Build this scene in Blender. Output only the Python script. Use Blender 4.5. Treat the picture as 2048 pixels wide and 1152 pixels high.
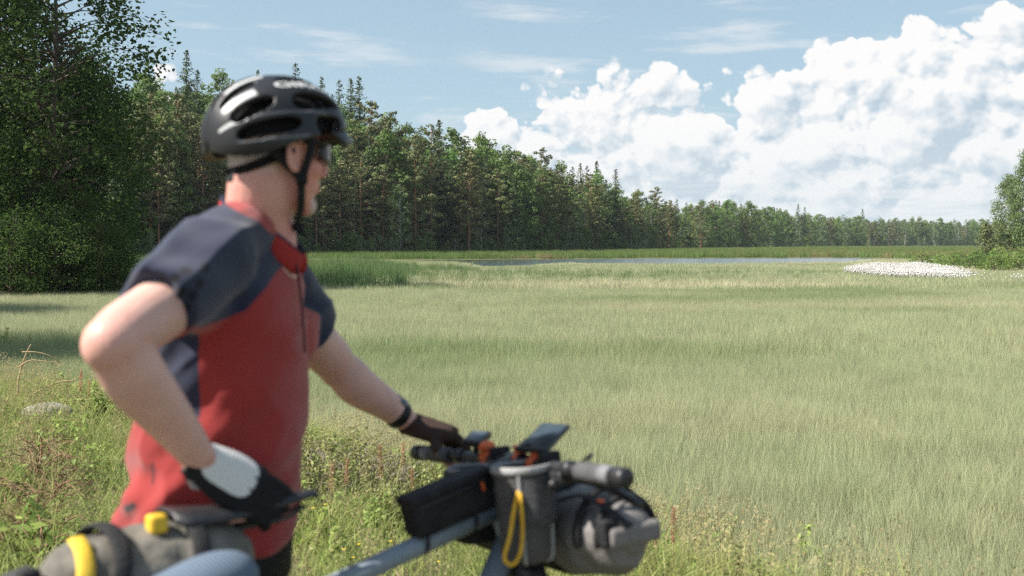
import bpy, bmesh, math, random
import numpy as np
from mathutils import Vector, Matrix, noise as mnoise

for o in list(bpy.data.objects):
    bpy.data.objects.remove(o)
SC = bpy.context.scene
COL = SC.collection
R = math.radians
F = 1991.0           # focal length in pixels of the 2048 px wide photograph (35 mm lens)
HZ = 488.0           # image row of the horizon
CAMZ = 2.2           # lens height above the marsh

# ---------------------------------------------------------------- camera
cd = bpy.data.cameras.new('camera')
cam = bpy.data.objects.new('camera', cd); COL.objects.link(cam)
cam.location = (0, 0, CAMZ); cam.rotation_euler = (R(90), 0, 0)
cd.sensor_width = 36; cd.lens = 35; cd.shift_y = -(576 - HZ) / 2048.0
cd.clip_start = 0.05; cd.clip_end = 20000
cd.dof.use_dof = True; cd.dof.focus_distance = 13.0; cd.dof.aperture_fstop = 3.0; cd.dof.aperture_blades = 9
SC.camera = cam
# ---------------------------------------------------------------- exposure
SC.render.engine = 'CYCLES'
SC.view_settings.view_transform = 'Standard'; SC.view_settings.look = 'None'
SC.view_settings.exposure = 0.85; SC.view_settings.gamma = 1.0
SC.cycles.use_denoising = False; SC.cycles.sample_clamp_indirect = 3.0; SC.cycles.filter_width = 1.3
SC.cycles.max_bounces = 5; SC.cycles.diffuse_bounces = 2; SC.cycles.glossy_bounces = 2; SC.cycles.transmission_bounces = 3; SC.cycles.transparent_max_bounces = 8; SC.cycles.volume_bounces = 0
SC.cycles.use_adaptive_sampling = True; SC.cycles.adaptive_threshold = 0.012
# ---------------------------------------------------------------- sun
SUN = Vector((-0.95, -0.24, 0)).normalized() * math.cos(R(46)) + Vector((0, 0, math.sin(R(46))))
ld = bpy.data.lights.new('sun', 'SUN'); ld.energy = 5.0; ld.angle = R(0.53); ld.color = (1.0, 0.94, 0.85)
sun = bpy.data.objects.new('sun', ld); COL.objects.link(sun)
sun.rotation_euler = (-SUN).to_track_quat('-Z', 'Y').to_euler(); sun.location = (-20, -12, 30)

# ---------------------------------------------------------------- node helpers
class S:
    """wraps a float socket so that arithmetic builds Math nodes"""
    def __init__(s, nt, sock): s.nt = nt; s.k = sock
    def m(s, op, *o, clamp=False):
        n = s.nt.nodes.new('ShaderNodeMath'); n.operation = op; n.use_clamp = clamp
        for i, v in enumerate((s,) + o):
            if isinstance(v, S): s.nt.links.new(v.k, n.inputs[i])
            else: n.inputs[i].default_value = v
        return S(s.nt, n.outputs[0])
    def __add__(s, o): return s.m('ADD', o)
    __radd__ = __add__
    def __mul__(s, o): return s.m('MULTIPLY', o)
    __rmul__ = __mul__
    def __sub__(s, o): return s.m('SUBTRACT', o)
    def __rsub__(s, o): return (s * -1.0) + o
    def __truediv__(s, o): return s.m('DIVIDE', o)
    def step(s, a, b):
        n = s.nt.nodes.new('ShaderNodeMapRange'); n.interpolation_type = 'SMOOTHSTEP'
        s.nt.links.new(s.k, n.inputs[0]); n.inputs[1].default_value = a; n.inputs[2].default_value = b
        return S(s.nt, n.outputs[0])
    def lin(s, a, b, c, d):
        n = s.nt.nodes.new('ShaderNodeMapRange'); n.clamp = True
        s.nt.links.new(s.k, n.inputs[0])
        for i, v in enumerate((a, b, c, d)): n.inputs[i + 1].default_value = v
        return S(s.nt, n.outputs[0])
def comb(nt, x, y, z):
    n = nt.nodes.new('ShaderNodeCombineXYZ')
    for i, v in enumerate((x, y, z)):
        if isinstance(v, S): nt.links.new(v.k, n.inputs[i])
        else: n.inputs[i].default_value = v
    return n.outputs[0]
def setin(nt, n, key, v):
    if isinstance(v, S): nt.links.new(v.k, n.inputs[key])
    elif isinstance(v, bpy.types.NodeSocket): nt.links.new(v, n.inputs[key])
    else: n.inputs[key].default_value = v
def noise(nt, vec, scale, detail=4, rough=0.5, dist=0.0, out=0, dim='2D'):
    n = nt.nodes.new('ShaderNodeTexNoise'); n.noise_dimensions = dim; setin(nt, n, 'Vector', vec)
    n.inputs['Scale'].default_value = scale; n.inputs['Detail'].default_value = detail
    n.inputs['Roughness'].default_value = rough; n.inputs['Distortion'].default_value = dist
    return S(nt, n.outputs[0]) if out == 0 else n.outputs[1]
def voro(nt, vec, scale, detail=3, rough=0.5, lac=2.2, smooth=0.5):
    n = nt.nodes.new('ShaderNodeTexVoronoi'); n.feature = 'F1'; n.normalize = False; n.voronoi_dimensions = '2D'
    setin(nt, n, 'Vector', vec)
    n.inputs['Scale'].default_value = scale; n.inputs['Detail'].default_value = detail
    n.inputs['Roughness'].default_value = rough; n.inputs['Lacunarity'].default_value = lac
    return S(nt, n.outputs['Distance'])
def mixc(nt, fac, a, b):
    n = nt.nodes.new('ShaderNodeMix'); n.data_type = 'RGBA'
    setin(nt, n, 0, fac)
    for i, v in ((6, a), (7, b)):
        if isinstance(v, tuple): n.inputs[i].default_value = (*v, 1) if len(v) == 3 else v
        else: nt.links.new(v, n.inputs[i])
    return n.outputs[2]

# ---------------------------------------------------------------- world: daylight sky with a bank of cumulus
def build_world():
    w = bpy.data.worlds.new('World'); SC.world = w; w.use_nodes = True
    w.cycles.sampling_method = 'MANUAL'; w.cycles.sample_map_resolution = 512
    nt = w.node_tree; nt.nodes.clear()
    out = nt.nodes.new('ShaderNodeOutputWorld'); bg = nt.nodes.new('ShaderNodeBackground')
    nt.links.new(bg.outputs[0], out.inputs[0])
    sky = nt.nodes.new('ShaderNodeTexSky'); sky.sky_type = 'NISHITA'; sky.sun_disc = False
    sky.sun_elevation = R(46); sky.sun_rotation = math.atan2(SUN.x, SUN.y)
    sky.air_density = 1.0; sky.dust_density = 1.2; sky.ozone_density = 1.6
    bg.inputs[1].default_value = 0.067
    tc = nt.nodes.new('ShaderNodeTexCoord'); sep = nt.nodes.new('ShaderNodeSeparateXYZ')
    nt.links.new(tc.outputs['Generated'], sep.inputs[0])
    x, y, z = (S(nt, sep.outputs[i]) for i in range(3))
    a = x.m('ARCTAN2', y); e = z.m('ARCSINE').m('ABSOLUTE')
    # outline of the cloud bank: elevation of its tops over the azimuth, all the way round
    prof = [(240, 330), (300, 160), (345, 130), (390, 290), (520, 330), (700, 310), (880, 255), (960, 235), (1050, 212), (1120, 180), (1180, 195), (1240, 168), (1310, 152), (1390, 155),
            (1450, 172), (1510, 185), (1560, 172), (1600, 100), (1650, 80), (1700, 78), (1800, 56), (1880, 50), (1925, 85), (1965, 60), (2020, 5), (2110, 10)]
    stops = []
    for px, py in prof:
        az = math.atan((px - 1024) / F)
        stops.append((az / (2 * math.pi) + 0.5, math.atan((HZ - py) / F * math.cos(az)) / 0.4))
    stops = [(0.0, .36), (.2, .34), (.33, .30), (.41, .22)] + stops + [(.66, .46), (.85, .36)]
    cr = nt.nodes.new('ShaderNodeValToRGB'); cr.color_ramp.interpolation = 'EASE'
    el = cr.color_ramp.elements
    while len(el) < len(stops): el.new(0.5)
    for i, (p_, v) in enumerate(stops): el[i].position = p_
    for i, (p_, v) in enumerate(stops): el[i].color = (v, v, v, 1)
    nt.links.new((a / (2 * math.pi) + 0.5).k, cr.inputs[0])
    top = S(nt, cr.outputs[0]) * 0.4
    # cauliflower relief, sampled here and one step towards the sun
    v0 = comb(nt, a + 3.7, e * 1.15, 0.0)
    wn = noise(nt, v0, 9.0, 2, 0.55, out=1)
    vm = nt.nodes.new('ShaderNodeVectorMath'); vm.operation = 'MULTIPLY_ADD'
    nt.links.new(wn, vm.inputs[0]); vm.inputs[1].default_value = (.028, .025, 0); nt.links.new(v0, vm.inputs[2])
    n1 = (noise(nt, v0, 46.0, 4, 0.6) - 0.5) * 0.2
    def relief(da, de):
        vo = nt.nodes.new('ShaderNodeVectorMath'); vo.operation = 'ADD'
        nt.links.new(vm.outputs[0], vo.inputs[0]); vo.inputs[1].default_value = (da, de, 0)
        q_ = voro(nt, vo.outputs[0], 15.0, 3.0, 0.5, 2.1); return 0.46 - q_ * q_ * 0.95
    B0 = relief(0.0, 0.0); B1 = relief(-0.007, 0.011)
    D = (top - e) * 26.0 + B0 * 1.5 + n1 * 1.3 + 0.32
    # soft, worn parts of the bank further down let the blue through
    wear = noise(nt, comb(nt, a + 9.1, e * 1.6, 0.0), 7.0, 4, 0.5)
    D2 = D.m('MINIMUM', 2.2 + (wear - 0.40) * 5.0)
    alpha = D2.step(0.0, 0.26) * (top - e).lin(-0.034, -0.020, 0.0, 1.0)
    # light on the bank
    lit = ((B0 - B1) * 1.05 + n1 * 0.5 + 0.66 + (e - 0.12) * 0.8).m('ADD', 0.0, clamp=True)
    depth = D.step(0.3, 2.2)
    lown = noise(nt, comb(nt, a + 21.3, e * 1.5, 0.0), 10.0, 3, 0.45)
    grey = (lown - 0.44).step(0.0, 0.22) * depth
    lit2 = (lit - grey * 0.25).m('MAXIMUM', 0.0)
    ccol = nt.nodes.new('ShaderNodeValToRGB')
    els = ccol.color_ramp.elements
    els[0].position = 0.05; els[0].color = (0.47, 0.57, 0.66, 1)
    els[1].position = 0.70; els[1].color = (0.93, 0.915, 0.905, 1)
    m_ = els.new(0.36); m_.color = (0.69, 0.745, 0.79, 1)
    nt.links.new(lit2.k, ccol.inputs[0])
    # a lower deck of flat cumulus, seen edge-on towards the horizon (a plane in perspective)
    zz = z.m('ABSOLUTE') + 0.03
    pv = comb(nt, x / zz, y / zz, 0.0)
    fl = noise(nt, pv, 0.36, 4, 0.5)
    fl2 = noise(nt, comb(nt, x / (zz + 0.008), y / (zz + 0.008), 0.0), 0.36, 4, 0.5)
    deck_a = (fl - 0.40).step(0.0, 0.15) * e.lin(0.085, 0.05, 0.0, 1.0)
    deck_l = ((fl - fl2) * 5.0 + 0.55).m('ADD', 0.0, clamp=True)
    dcol = mixc(nt, deck_l, (0.47, 0.585, 0.66), (0.90, 0.88, 0.87))
    # thin streaks of high cloud
    st = noise(nt, comb(nt, a + e * 0.9 + 5.5, e * 7.0, 0.0), 5.0, 5, 0.6)
    st2 = noise(nt, comb(nt, a + 2.2, e * 1.5, 0.0), 3.2, 2, 0.5)
    cir = (st - 0.50).step(0.0, 0.24) * (st2 - 0.36).step(0.0, 0.22) * 0.55
    # small puffs
    skyc = nt.nodes.new('ShaderNodeVectorMath'); skyc.operation = 'MULTIPLY'
    nt.links.new(sky.outputs[0], skyc.inputs[0]); skyc.inputs[1].default_value = (0.98, 1.02, 1.0)
    hz = e.lin(0.0, 0.5, 0.80, 0.30)
    K = 1 / 0.11
    base = mixc(nt, hz, skyc.outputs[0], (0.49 * K, 0.66 * K, 0.77 * K))
    def sc(c):
        n = nt.nodes.new('ShaderNodeVectorMath'); n.operation = 'SCALE'; n.inputs[3].default_value = K
        nt.links.new(c, n.inputs[0]); return n.outputs[0]
    c1 = mixc(nt, cir, base, (0.80 * K, 0.82 * K, 0.83 * K))
    c2 = mixc(nt, alpha * 0.97, c1, sc(ccol.outputs[0]))
    c3 = mixc(nt, deck_a * 0.45, c2, sc(dcol))
    # air between here and the clouds near the horizon
    air = e.lin(0.0, 0.14, 0.45, 0.0)
    c4 = mixc(nt, air, c3, (0.66 * K, 0.74 * K, 0.79 * K))
    nt.links.new(c4, bg.inputs[0])
build_world()
# ================================================================ general helpers
rng = np.random.default_rng(7)
def at(px, py, d):
    """world point d metres in front of the lens plane that the photograph shows at (px, py)"""
    return Vector(((px - 1024) / F * d, d, CAMZ - (py - HZ) / F * d))
def tag(o, label=None, cat=None, group=None, kind=None):
    if label: o['label'] = label
    if cat: o['category'] = cat
    if group: o['group'] = group
    if kind: o['kind'] = kind
    return o
def empty(name, loc=(0, 0, 0), rz=0.0):
    o = bpy.data.objects.new(name, None); COL.objects.link(o)
    o.location = loc; o.rotation_euler = (0, 0, rz); o.empty_display_size = 0.2
    return o
def me_np(name, V, Fc, mats=(), smooth=False, mi=None):
    """mesh from numpy arrays; Fc is a list of (n,k) index arrays"""
    if isinstance(Fc, np.ndarray): Fc = [Fc]
    Fc = [f for f in Fc if len(f)]
    me = bpy.data.meshes.new(name)
    V = np.asarray(V, dtype=np.float32)
    me.vertices.add(len(V)); me.vertices.foreach_set('co', V.ravel())
    nl = sum(f.size for f in Fc); nf = sum(len(f) for f in Fc)
    me.loops.add(nl); me.polygons.add(nf)
    me.loops.foreach_set('vertex_index', np.concatenate([f.ravel() for f in Fc]).astype(np.int32))
    tot = np.concatenate([np.full(len(f), f.shape[1]) for f in Fc])
    me.polygons.foreach_set('loop_start', np.concatenate([[0], np.cumsum(tot)[:-1]]).astype(np.int32))
    for m in mats: me.materials.append(m)
    if mi is not None: me.polygons.foreach_set('material_index', np.asarray(mi, dtype=np.int32))
    me.update(calc_edges=True); me.validate()
    me.polygons.foreach_set('use_smooth', np.full(nf, smooth))
    return me
def ob(name, me, parent=None, **kw):
    o = bpy.data.objects.new(name, me); COL.objects.link(o)
    if parent: o.parent = parent
    tag(o, **kw)
    return o
class MB:
    """collects pieces of one part"""
    def __init__(s): s.v = []; s.f = {}; s.n = 0
    def add(s, V, Fc):
        V = np.asarray(V, dtype=float).reshape(-1, 3)
        if isinstance(Fc, np.ndarray): Fc = [Fc]
        for f in Fc:
            f = np.asarray(f, dtype=int)
            if len(f): s.f.setdefault(f.shape[1], []).append(f + s.n)
        s.v.append(V); s.n += len(V)
        return s
    def mesh(s, name, mat, smooth=True):
        return me_np(name, np.concatenate(s.v), [np.concatenate(f) for f in s.f.values()], [mat] if mat else [], smooth)
    def build(s, name, mat, parent=None, smooth=True, **kw):
        return ob(name, s.mesh(name, mat, smooth), parent, **kw)
def frame_for(t, up=None):
    t = t / (np.linalg.norm(t) + 1e-12)
    u = np.array([0, 0, 1.0]) if up is None else np.asarray(up, float)
    if abs(t @ u) > 0.97 * np.linalg.norm(u): u = np.array([1.0, 0, 0])
    a = np.cross(u, t); a /= np.linalg.norm(a) + 1e-12
    return a, np.cross(t, a)
def spline(P, n):
    P = np.asarray(P, float); m = len(P)
    if m < 3:
        t = np.linspace(0, 1, n)[:, None]; return P[0] + (P[-1] - P[0]) * t
    Q = np.vstack([2 * P[0] - P[1], P, 2 * P[-1] - P[-2]])
    t = np.linspace(0, m - 1 - 1e-9, n); i = t.astype(int); u = (t - i)[:, None]
    p0, p1, p2, p3 = Q[i], Q[i + 1], Q[i + 2], Q[i + 3]
    return 0.5 * (2 * p1 + (p2 - p0) * u + (2 * p0 - 5 * p1 + 4 * p2 - p3) * u ** 2 + (3 * p1 - p0 - 3 * p2 + p3) * u ** 3)
def tube(P, rad, seg=8, up=None, n=None, caps=True, ell=None, power=2.0):
    """a tapered tube along P; rad one radius per point (or a number); ell the ratio of the second axis; power > 2 squares the section"""
    P = np.asarray(P, float); rad = np.broadcast_to(np.asarray(rad, float), (len(P),)).copy()
    el = np.ones(len(P)) if ell is None else np.broadcast_to(np.asarray(ell, float), (len(P),)).copy()
    if n:
        S_ = spline(np.column_stack([P, rad, el]), n); P, rad, el = S_[:, :3], S_[:, 3], S_[:, 4]
    m = len(P); T = np.gradient(P, axis=0)
    V = np.zeros((m, seg, 3)); th = np.linspace(0, 2 * np.pi, seg, endpoint=False)
    c, s_ = np.cos(th), np.sin(th)
    if power != 2.0:
        c = np.sign(c) * np.abs(c) ** (2 / power); s_ = np.sign(s_) * np.abs(s_) ** (2 / power)
    a_prev = None
    for i in range(m):
        a, b = frame_for(T[i], up if up is not None else a_prev)
        if up is None: a_prev = b
        V[i] = P[i] + np.outer(c * rad[i], a) + np.outer(s_ * rad[i] * el[i], b)
    i, j = np.meshgrid(np.arange(m - 1), np.arange(seg), indexing='ij'); k = (j + 1) % seg
    Q = np.stack([i * seg + j, i * seg + k, (i + 1) * seg + k, (i + 1) * seg + j], -1).reshape(-1, 4)
    V = V.reshape(-1, 3); Fc = [Q]
    if caps:
        V = np.vstack([V, P[0], P[-1]]); j = np.arange(seg); k = (j + 1) % seg
        Fc.append(np.stack([k, j, np.full(seg, m * seg)], -1))
        Fc.append(np.stack([(m - 1) * seg + j, (m - 1) * seg + k, np.full(seg, m * seg + 1)], -1))
    return V, Fc
def box(c, sx, sy, sz, ax=None, bevel=0.0):
    """box (optionally chamfered) about c; ax = 3 axis vectors"""
    A = np.eye(3) if ax is None else np.array([np.asarray(a, float) / np.linalg.norm(a) for a in ax])
    bm = bmesh.new(); bmesh.ops.create_cube(bm, size=1.0)
    for v in bm.verts: v.co = Vector((v.co.x * sx, v.co.y * sy, v.co.z * sz))
    if bevel: bmesh.ops.bevel(bm, geom=list(bm.edges), offset=bevel, segments=3, affect='EDGES', profile=0.6)
    bm.verts.index_update()
    V = np.array([v.co[:] for v in bm.verts]) @ A + np.asarray(c, float)
    D = {}
    for f in bm.faces: D.setdefault(len(f.verts), []).append([v.index for v in f.verts])
    bm.free()
    return V, [np.array(f) for f in D.values()]
def ellipsoid(c, r, ax=None, nu=20, nv=14):
    A = np.eye(3) if ax is None else np.array([np.asarray(a, float) / np.linalg.norm(a) for a in ax])
    th = np.linspace(0, np.pi, nv + 1)[1:-1]; ph = np.linspace(0, 2 * np.pi, nu, endpoint=False)
    T, Pp = np.meshgrid(th, ph, indexing='ij')
    V = np.stack([np.sin(T) * np.cos(Pp), np.sin(T) * np.sin(Pp), np.cos(T)], -1).reshape(-1, 3)
    V = np.vstack([V, [0, 0, 1], [0, 0, -1]]) * np.asarray(r, float)
    m = nv - 1
    i, j = np.meshgrid(np.arange(m - 1), np.arange(nu), indexing='ij'); k = (j + 1) % nu
    Q = np.stack([i * nu + j, (i + 1) * nu + j, (i + 1) * nu + k, i * nu + k], -1).reshape(-1, 4)
    j = np.arange(nu); k = (j + 1) % nu
    t1 = np.stack([np.full(nu, m * nu), j, k], -1); t2 = np.stack([np.full(nu, m * nu + 1), (m - 1) * nu + k, (m - 1) * nu + j], -1)
    return V @ A + np.asarray(c, float), [Q, np.vstack([t1, t2])]
def remesh(pieces, voxel, smooth=6, fac=0.5, name='body'):
    """one closed continuous surface round all pieces"""
    b = MB()
    for p in pieces: b.add(*p)
    o = bpy.data.objects.new(name, b.mesh(name, None)); COL.objects.link(o)
    m = o.modifiers.new('r', 'REMESH'); m.mode = 'VOXEL'; m.voxel_size = voxel
    if smooth:
        s_ = o.modifiers.new('s', 'SMOOTH'); s_.factor = fac; s_.iterations = smooth
    dg = bpy.context.evaluated_depsgraph_get()
    me = bpy.data.meshes.new_from_object(o.evaluated_get(dg))
    old = o.data; bpy.data.objects.remove(o); bpy.data.meshes.remove(old)
    me.polygons.foreach_set('use_smooth', np.full(len(me.polygons), True))
    me.name = name
    return me
def verts_of(me):
    V = np.zeros(len(me.vertices) * 3, np.float32); me.vertices.foreach_get('co', V); return V.reshape(-1, 3).astype(float)
def set_verts(me, V): me.vertices.foreach_set('co', np.asarray(V, np.float32).ravel()); me.update()
def normals_of(me):
    N = np.zeros(len(me.vertices) * 3, np.float32); me.vertices.foreach_get('normal', N); return N.reshape(-1, 3).astype(float)
def attr(me, name, vals):
    a = me.attributes.new(name, 'FLOAT', 'POINT'); a.data.foreach_set('value', np.asarray(vals, np.float32))
def fbm(V, sc, octv=3):
    out = np.zeros(len(V))
    for i, v in enumerate(V):
        out[i] = mnoise.fractal(Vector(v) * sc, 1.0, 2.0, octv)
    return out

# ================================================================ materials
def mat(name, c1, c2=None, scale=8.0, rough=0.75, bump=0.0, bscale=60.0, spec=0.3, metal=0.0, coord='Object', detail=4, sheen=0.0):
    m = bpy.data.materials.new(name); m.use_nodes = True; nt = m.node_tree
    p = nt.nodes['Principled BSDF']; p.inputs['Roughness'].default_value = rough
    p.inputs['Specular IOR Level'].default_value = spec; p.inputs['Metallic'].default_value = metal
    if sheen: p.inputs['Sheen Weight'].default_value = sheen; p.inputs['Sheen Roughness'].default_value = 0.6
    tc = nt.nodes.new('ShaderNodeTexCoord')
    if c2 is None: c2 = tuple(v * 0.8 for v in c1)
    f = noise(nt, tc.outputs[coord], scale, detail, 0.6, dim='3D').step(0.3, 0.7)
    nt.links.new(mixc(nt, f, c1, c2), p.inputs['Base Color'])
    if bump:
        b = nt.nodes.new('ShaderNodeBump'); b.inputs['Strength'].default_value = bump; b.inputs['Distance'].default_value = 0.01
        nt.links.new(noise(nt, tc.outputs[coord], bscale, 5, 0.6, dim='3D').k, b.inputs['Height'])
        nt.links.new(b.outputs[0], p.inputs['Normal'])
    return m
def leaf_mat(name, cols, trans=0.35, patch=None, pscale=0.05, rough=0.6, var=0.25, soft=False):
    """foliage: colour varies from leaf to leaf (mesh island), from plant to plant and over the ground"""
    m = bpy.data.materials.new(name); m.use_nodes = True; nt = m.node_tree
    nt.nodes.clear(); out = nt.nodes.new('ShaderNodeOutputMaterial')
    g = nt.nodes.new('ShaderNodeNewGeometry'); oi = nt.nodes.new('ShaderNodeObjectInfo')
    isl = S(nt, g.outputs['Random Per Island']); rnd = S(nt, oi.outputs['Random'])
    c = mixc(nt, isl, cols[0], cols[1])
    c = mixc(nt, rnd * 0.55, c, cols[2] if len(cols) > 2 else cols[1])
    if patch:
        for (pc, sc_, lo, hi, seed) in patch:
            mp = nt.nodes.new('ShaderNodeVectorMath'); mp.operation = 'MULTIPLY'
            nt.links.new(g.outputs['Position'], mp.inputs[0]); mp.inputs[1].default_value = sc_
            ad = nt.nodes.new('ShaderNodeVectorMath'); ad.operation = 'ADD'
            nt.links.new(mp.outputs[0], ad.inputs[0]); ad.inputs[1].default_value = (seed, seed * 1.7, 0)
            f = noise(nt, ad.outputs[0], 1.0, 3, 0.55, dim='2D').step(lo, hi)
            c = mixc(nt, f * 0.85, c, pc)
    hs = nt.nodes.new('ShaderNodeHueSaturation')
    nt.links.new(c, hs.inputs['Color'])
    nt.links.new(((rnd * 7.13).m('FRACT') * (2 * var) + (1 - var)).k, hs.inputs['Value'])
    nt.links.new(((rnd * 3.71).m('FRACT') * 0.03 + 0.485).k, hs.inputs['Hue'])
    col = hs.outputs[0]
    d = nt.nodes.new('ShaderNodeBsdfDiffuse'); t = nt.nodes.new('ShaderNodeBsdfTranslucent'); mx = nt.nodes.new('ShaderNodeMixShader')
    nt.links.new(col, d.inputs[0]); nt.links.new(col, t.inputs[0])
    mx.inputs[0].default_value = trans
    nt.links.new(d.outputs[0], mx.inputs[1]); nt.links.new(t.outputs[0], mx.inputs[2])
    if soft:
        nt.links.new(mx.outputs[0], out.inputs[0])
    else:
        gl = nt.nodes.new('ShaderNodeBsdfGlossy'); gl.inputs['Roughness'].default_value = 0.5; gl.inputs[0].default_value = (1, 1, 1, 1)
        m2 = nt.nodes.new('ShaderNodeMixShader'); m2.inputs[0].default_value = 0.012
        nt.links.new(mx.outputs[0], m2.inputs[1]); nt.links.new(gl.outputs[0], m2.inputs[2])
        nt.links.new(m2.outputs[0], out.inputs[0])
    return m

# ---------------------------------------------------------------- scatter (only for what nobody could count)
def scatter(name, pts, rot, scl, variants, label, cat):
    """one object: points carrying copies of small plant meshes, placed by geometry nodes"""
    n = len(pts)
    me = bpy.data.meshes.new(name); me.vertices.add(n); me.vertices.foreach_set('co', np.asarray(pts, np.float32).ravel())
    a = me.attributes.new('rot', 'FLOAT_VECTOR', 'POINT'); a.data.foreach_set('vector', np.asarray(rot, np.float32).ravel())
    a = me.attributes.new('scl', 'FLOAT_VECTOR', 'POINT'); a.data.foreach_set('vector', np.asarray(scl, np.float32).ravel())
    a = me.attributes.new('idx', 'INT', 'POINT'); a.data.foreach_set('value', rng.integers(0, len(variants), n).astype(np.int32))
    o = ob(name, me, label=label, cat=cat, kind='stuff')
    col = bpy.data.collections.new(name + '_source')
    for v in variants:
        col.objects.link(bpy.data.objects.new(v.name, v))
    ng = bpy.data.node_groups.new(name, 'GeometryNodeTree')
    ng.interface.new_socket('Geometry', in_out='INPUT', socket_type='NodeSocketGeometry')
    ng.interface.new_socket('Geometry', in_out='OUTPUT', socket_type='NodeSocketGeometry')
    gi = ng.nodes.new('NodeGroupInput'); go = ng.nodes.new('NodeGroupOutput')
    ci = ng.nodes.new('GeometryNodeCollectionInfo'); ci.inputs[0].default_value = col
    ci.inputs['Separate Children'].default_value = True; ci.inputs['Reset Children'].default_value = True
    ip = ng.nodes.new('GeometryNodeInstanceOnPoints'); ip.inputs['Pick Instance'].default_value = True
    def na(nm, ty):
        q = ng.nodes.new('GeometryNodeInputNamedAttribute'); q.data_type = ty; q.inputs[0].default_value = nm
        return q.outputs[0]
    e2r = ng.nodes.new('FunctionNodeEulerToRotation'); ng.links.new(na('rot', 'FLOAT_VECTOR'), e2r.inputs[0])
    ng.links.new(gi.outputs[0], ip.inputs['Points']); ng.links.new(ci.outputs[0], ip.inputs['Instance'])
    ng.links.new(na('idx', 'INT'), ip.inputs['Instance Index']); ng.links.new(e2r.outputs[0], ip.inputs['Rotation'])
    ng.links.new(na('scl', 'FLOAT_VECTOR'), ip.inputs['Scale']); ng.links.new(ip.outputs[0], go.inputs[0])
    md = o.modifiers.new('scatter', 'NODES'); md.node_group = ng
    return o
def blades(n, r, h0, h1, w, lean, bend=0.3, segs=3, wind=(0.0, 0.0)):
    """a tuft of n grass blades"""
    ang = rng.uniform(0, 2 * np.pi, n); rr = r * np.sqrt(rng.uniform(0, 1, n))
    base = np.stack([rr * np.cos(ang), rr * np.sin(ang), np.zeros(n)], -1)
    h = rng.uniform(h0, h1, n); la = rng.uniform(0, 2 * np.pi, n); lm = np.abs(rng.normal(0, lean, n))
    d = np.stack([np.cos(la) * lm + wind[0], np.sin(la) * lm + wind[1], np.ones(n)], -1)
    bd = np.stack([np.cos(la), np.sin(la), -0.35 * np.ones(n)], -1) * (rng.uniform(0, bend, n))[:, None]
    fa = rng.uniform(0, np.pi, n); side = np.stack([np.cos(fa), np.sin(fa), np.zeros(n)], -1)
    V = []; 
    for k in range(segs):
        t = k / segs; p = base + d * (h * t)[:, None] + bd * (h * t * t)[:, None]
        ww = (w * (1 - 0.55 * t)) * rng.uniform(0.7, 1.3, n)
        V += [p - side * ww[:, None] / 2, p + side * ww[:, None] / 2]
    V.append(base + d * h[:, None] + bd * h[:, None])
    V = np.stack(V, 1); m = V.shape[1]; o = (np.arange(n) * m)[:, None]
    Q = [o + np.array([[2 * k, 2 * k + 1, 2 * k + 3, 2 * k + 2]]) for k in range(segs - 1)]
    Tt = o + np.array([[2 * segs - 2, 2 * segs - 1, 2 * segs]])
    return V.reshape(-1, 3), [np.vstack(Q), Tt]
def cards(C, size, N, aspect=1.6, droop=0.0):
    """leaf-sized diamond faces at C, facing N"""
    n = len(C); size = np.broadcast_to(size, (n,))[:, None]
    N = N / (np.linalg.norm(N, axis=1, keepdims=True) + 1e-9)
    r = rng.normal(size=(n, 3)); r[:, 2] -= droop
    u = r - (r * N).sum(1, keepdims=True) * N; u /= np.linalg.norm(u, axis=1, keepdims=True) + 1e-9
    v = np.cross(N, u)
    V = np.stack([C - u * size * .5 * aspect, C + v * size * .5, C + u * size * .5 * aspect, C - v * size * .5], 1).reshape(-1, 3)
    return V, np.arange(4 * n).reshape(-1, 4)
# ================================================================ terrain
EDGE_PX = [-400, 100, 250, 400, 600, 800, 1000, 1150, 1300, 1400, 1500, 1650, 1800, 2048, 2600]
EDGE_D = [110, 125, 135, 146, 160, 172, 195, 232, 285, 370, 450, 600, 700, 760, 800]
HILL_PX = [-400, 300, 680, 740, 800, 900, 1000, 1150, 1300, 1500, 1700, 2048]
HILL_A = [20, 21, 23, 17, 13, 10.5, 8, 5, 2, 2, 6, 10]
def edge(b): return np.interp(b * F + 1024, EDGE_PX, EDGE_D)
def sst(x, a, b):
    t = np.clip((x - a) / (b - a), 0, 1); return t * t * (3 - 2 * t)
def water_mask(x, y):
    """1 inside the open water"""
    b = x / np.maximum(y, 1) * F + 1024
    near = np.interp(b, [640, 760, 900, 960, 1050, 1120, 1300, 1500, 1700, 1800], [128, 124, 114, 86, 90, 104, 101, 103, 110, 150])
    far = np.interp(b, [640, 760, 900, 1050, 1300, 1700, 1800], [130, 139, 146, 150, 158, 168, 150])
    return (y > near) & (y < far) & (b > 640) & (b < 1800)
def water_depth(x, y):
    b = x / np.maximum(y, 1) * F + 1024
    near = np.interp(b, [640, 760, 900, 960, 1050, 1120, 1300, 1500, 1700, 1800], [128, 124, 114, 86, 90, 104, 101, 103, 110, 150])
    far = np.interp(b, [640, 760, 900, 1050, 1300, 1700, 1800], [130, 139, 146, 150, 158, 168, 150])
    return np.clip(np.minimum(y - near, far - y) / 6.0, -1, 1)
def bank_end(x): return np.interp(x, [-12, -5, -2.5, -1, 0, 1.2, 2.5, 5], [15.0, 13.0, 11.5, 9.6, 8.4, 6.9, 5.2, 4.6])
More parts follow.
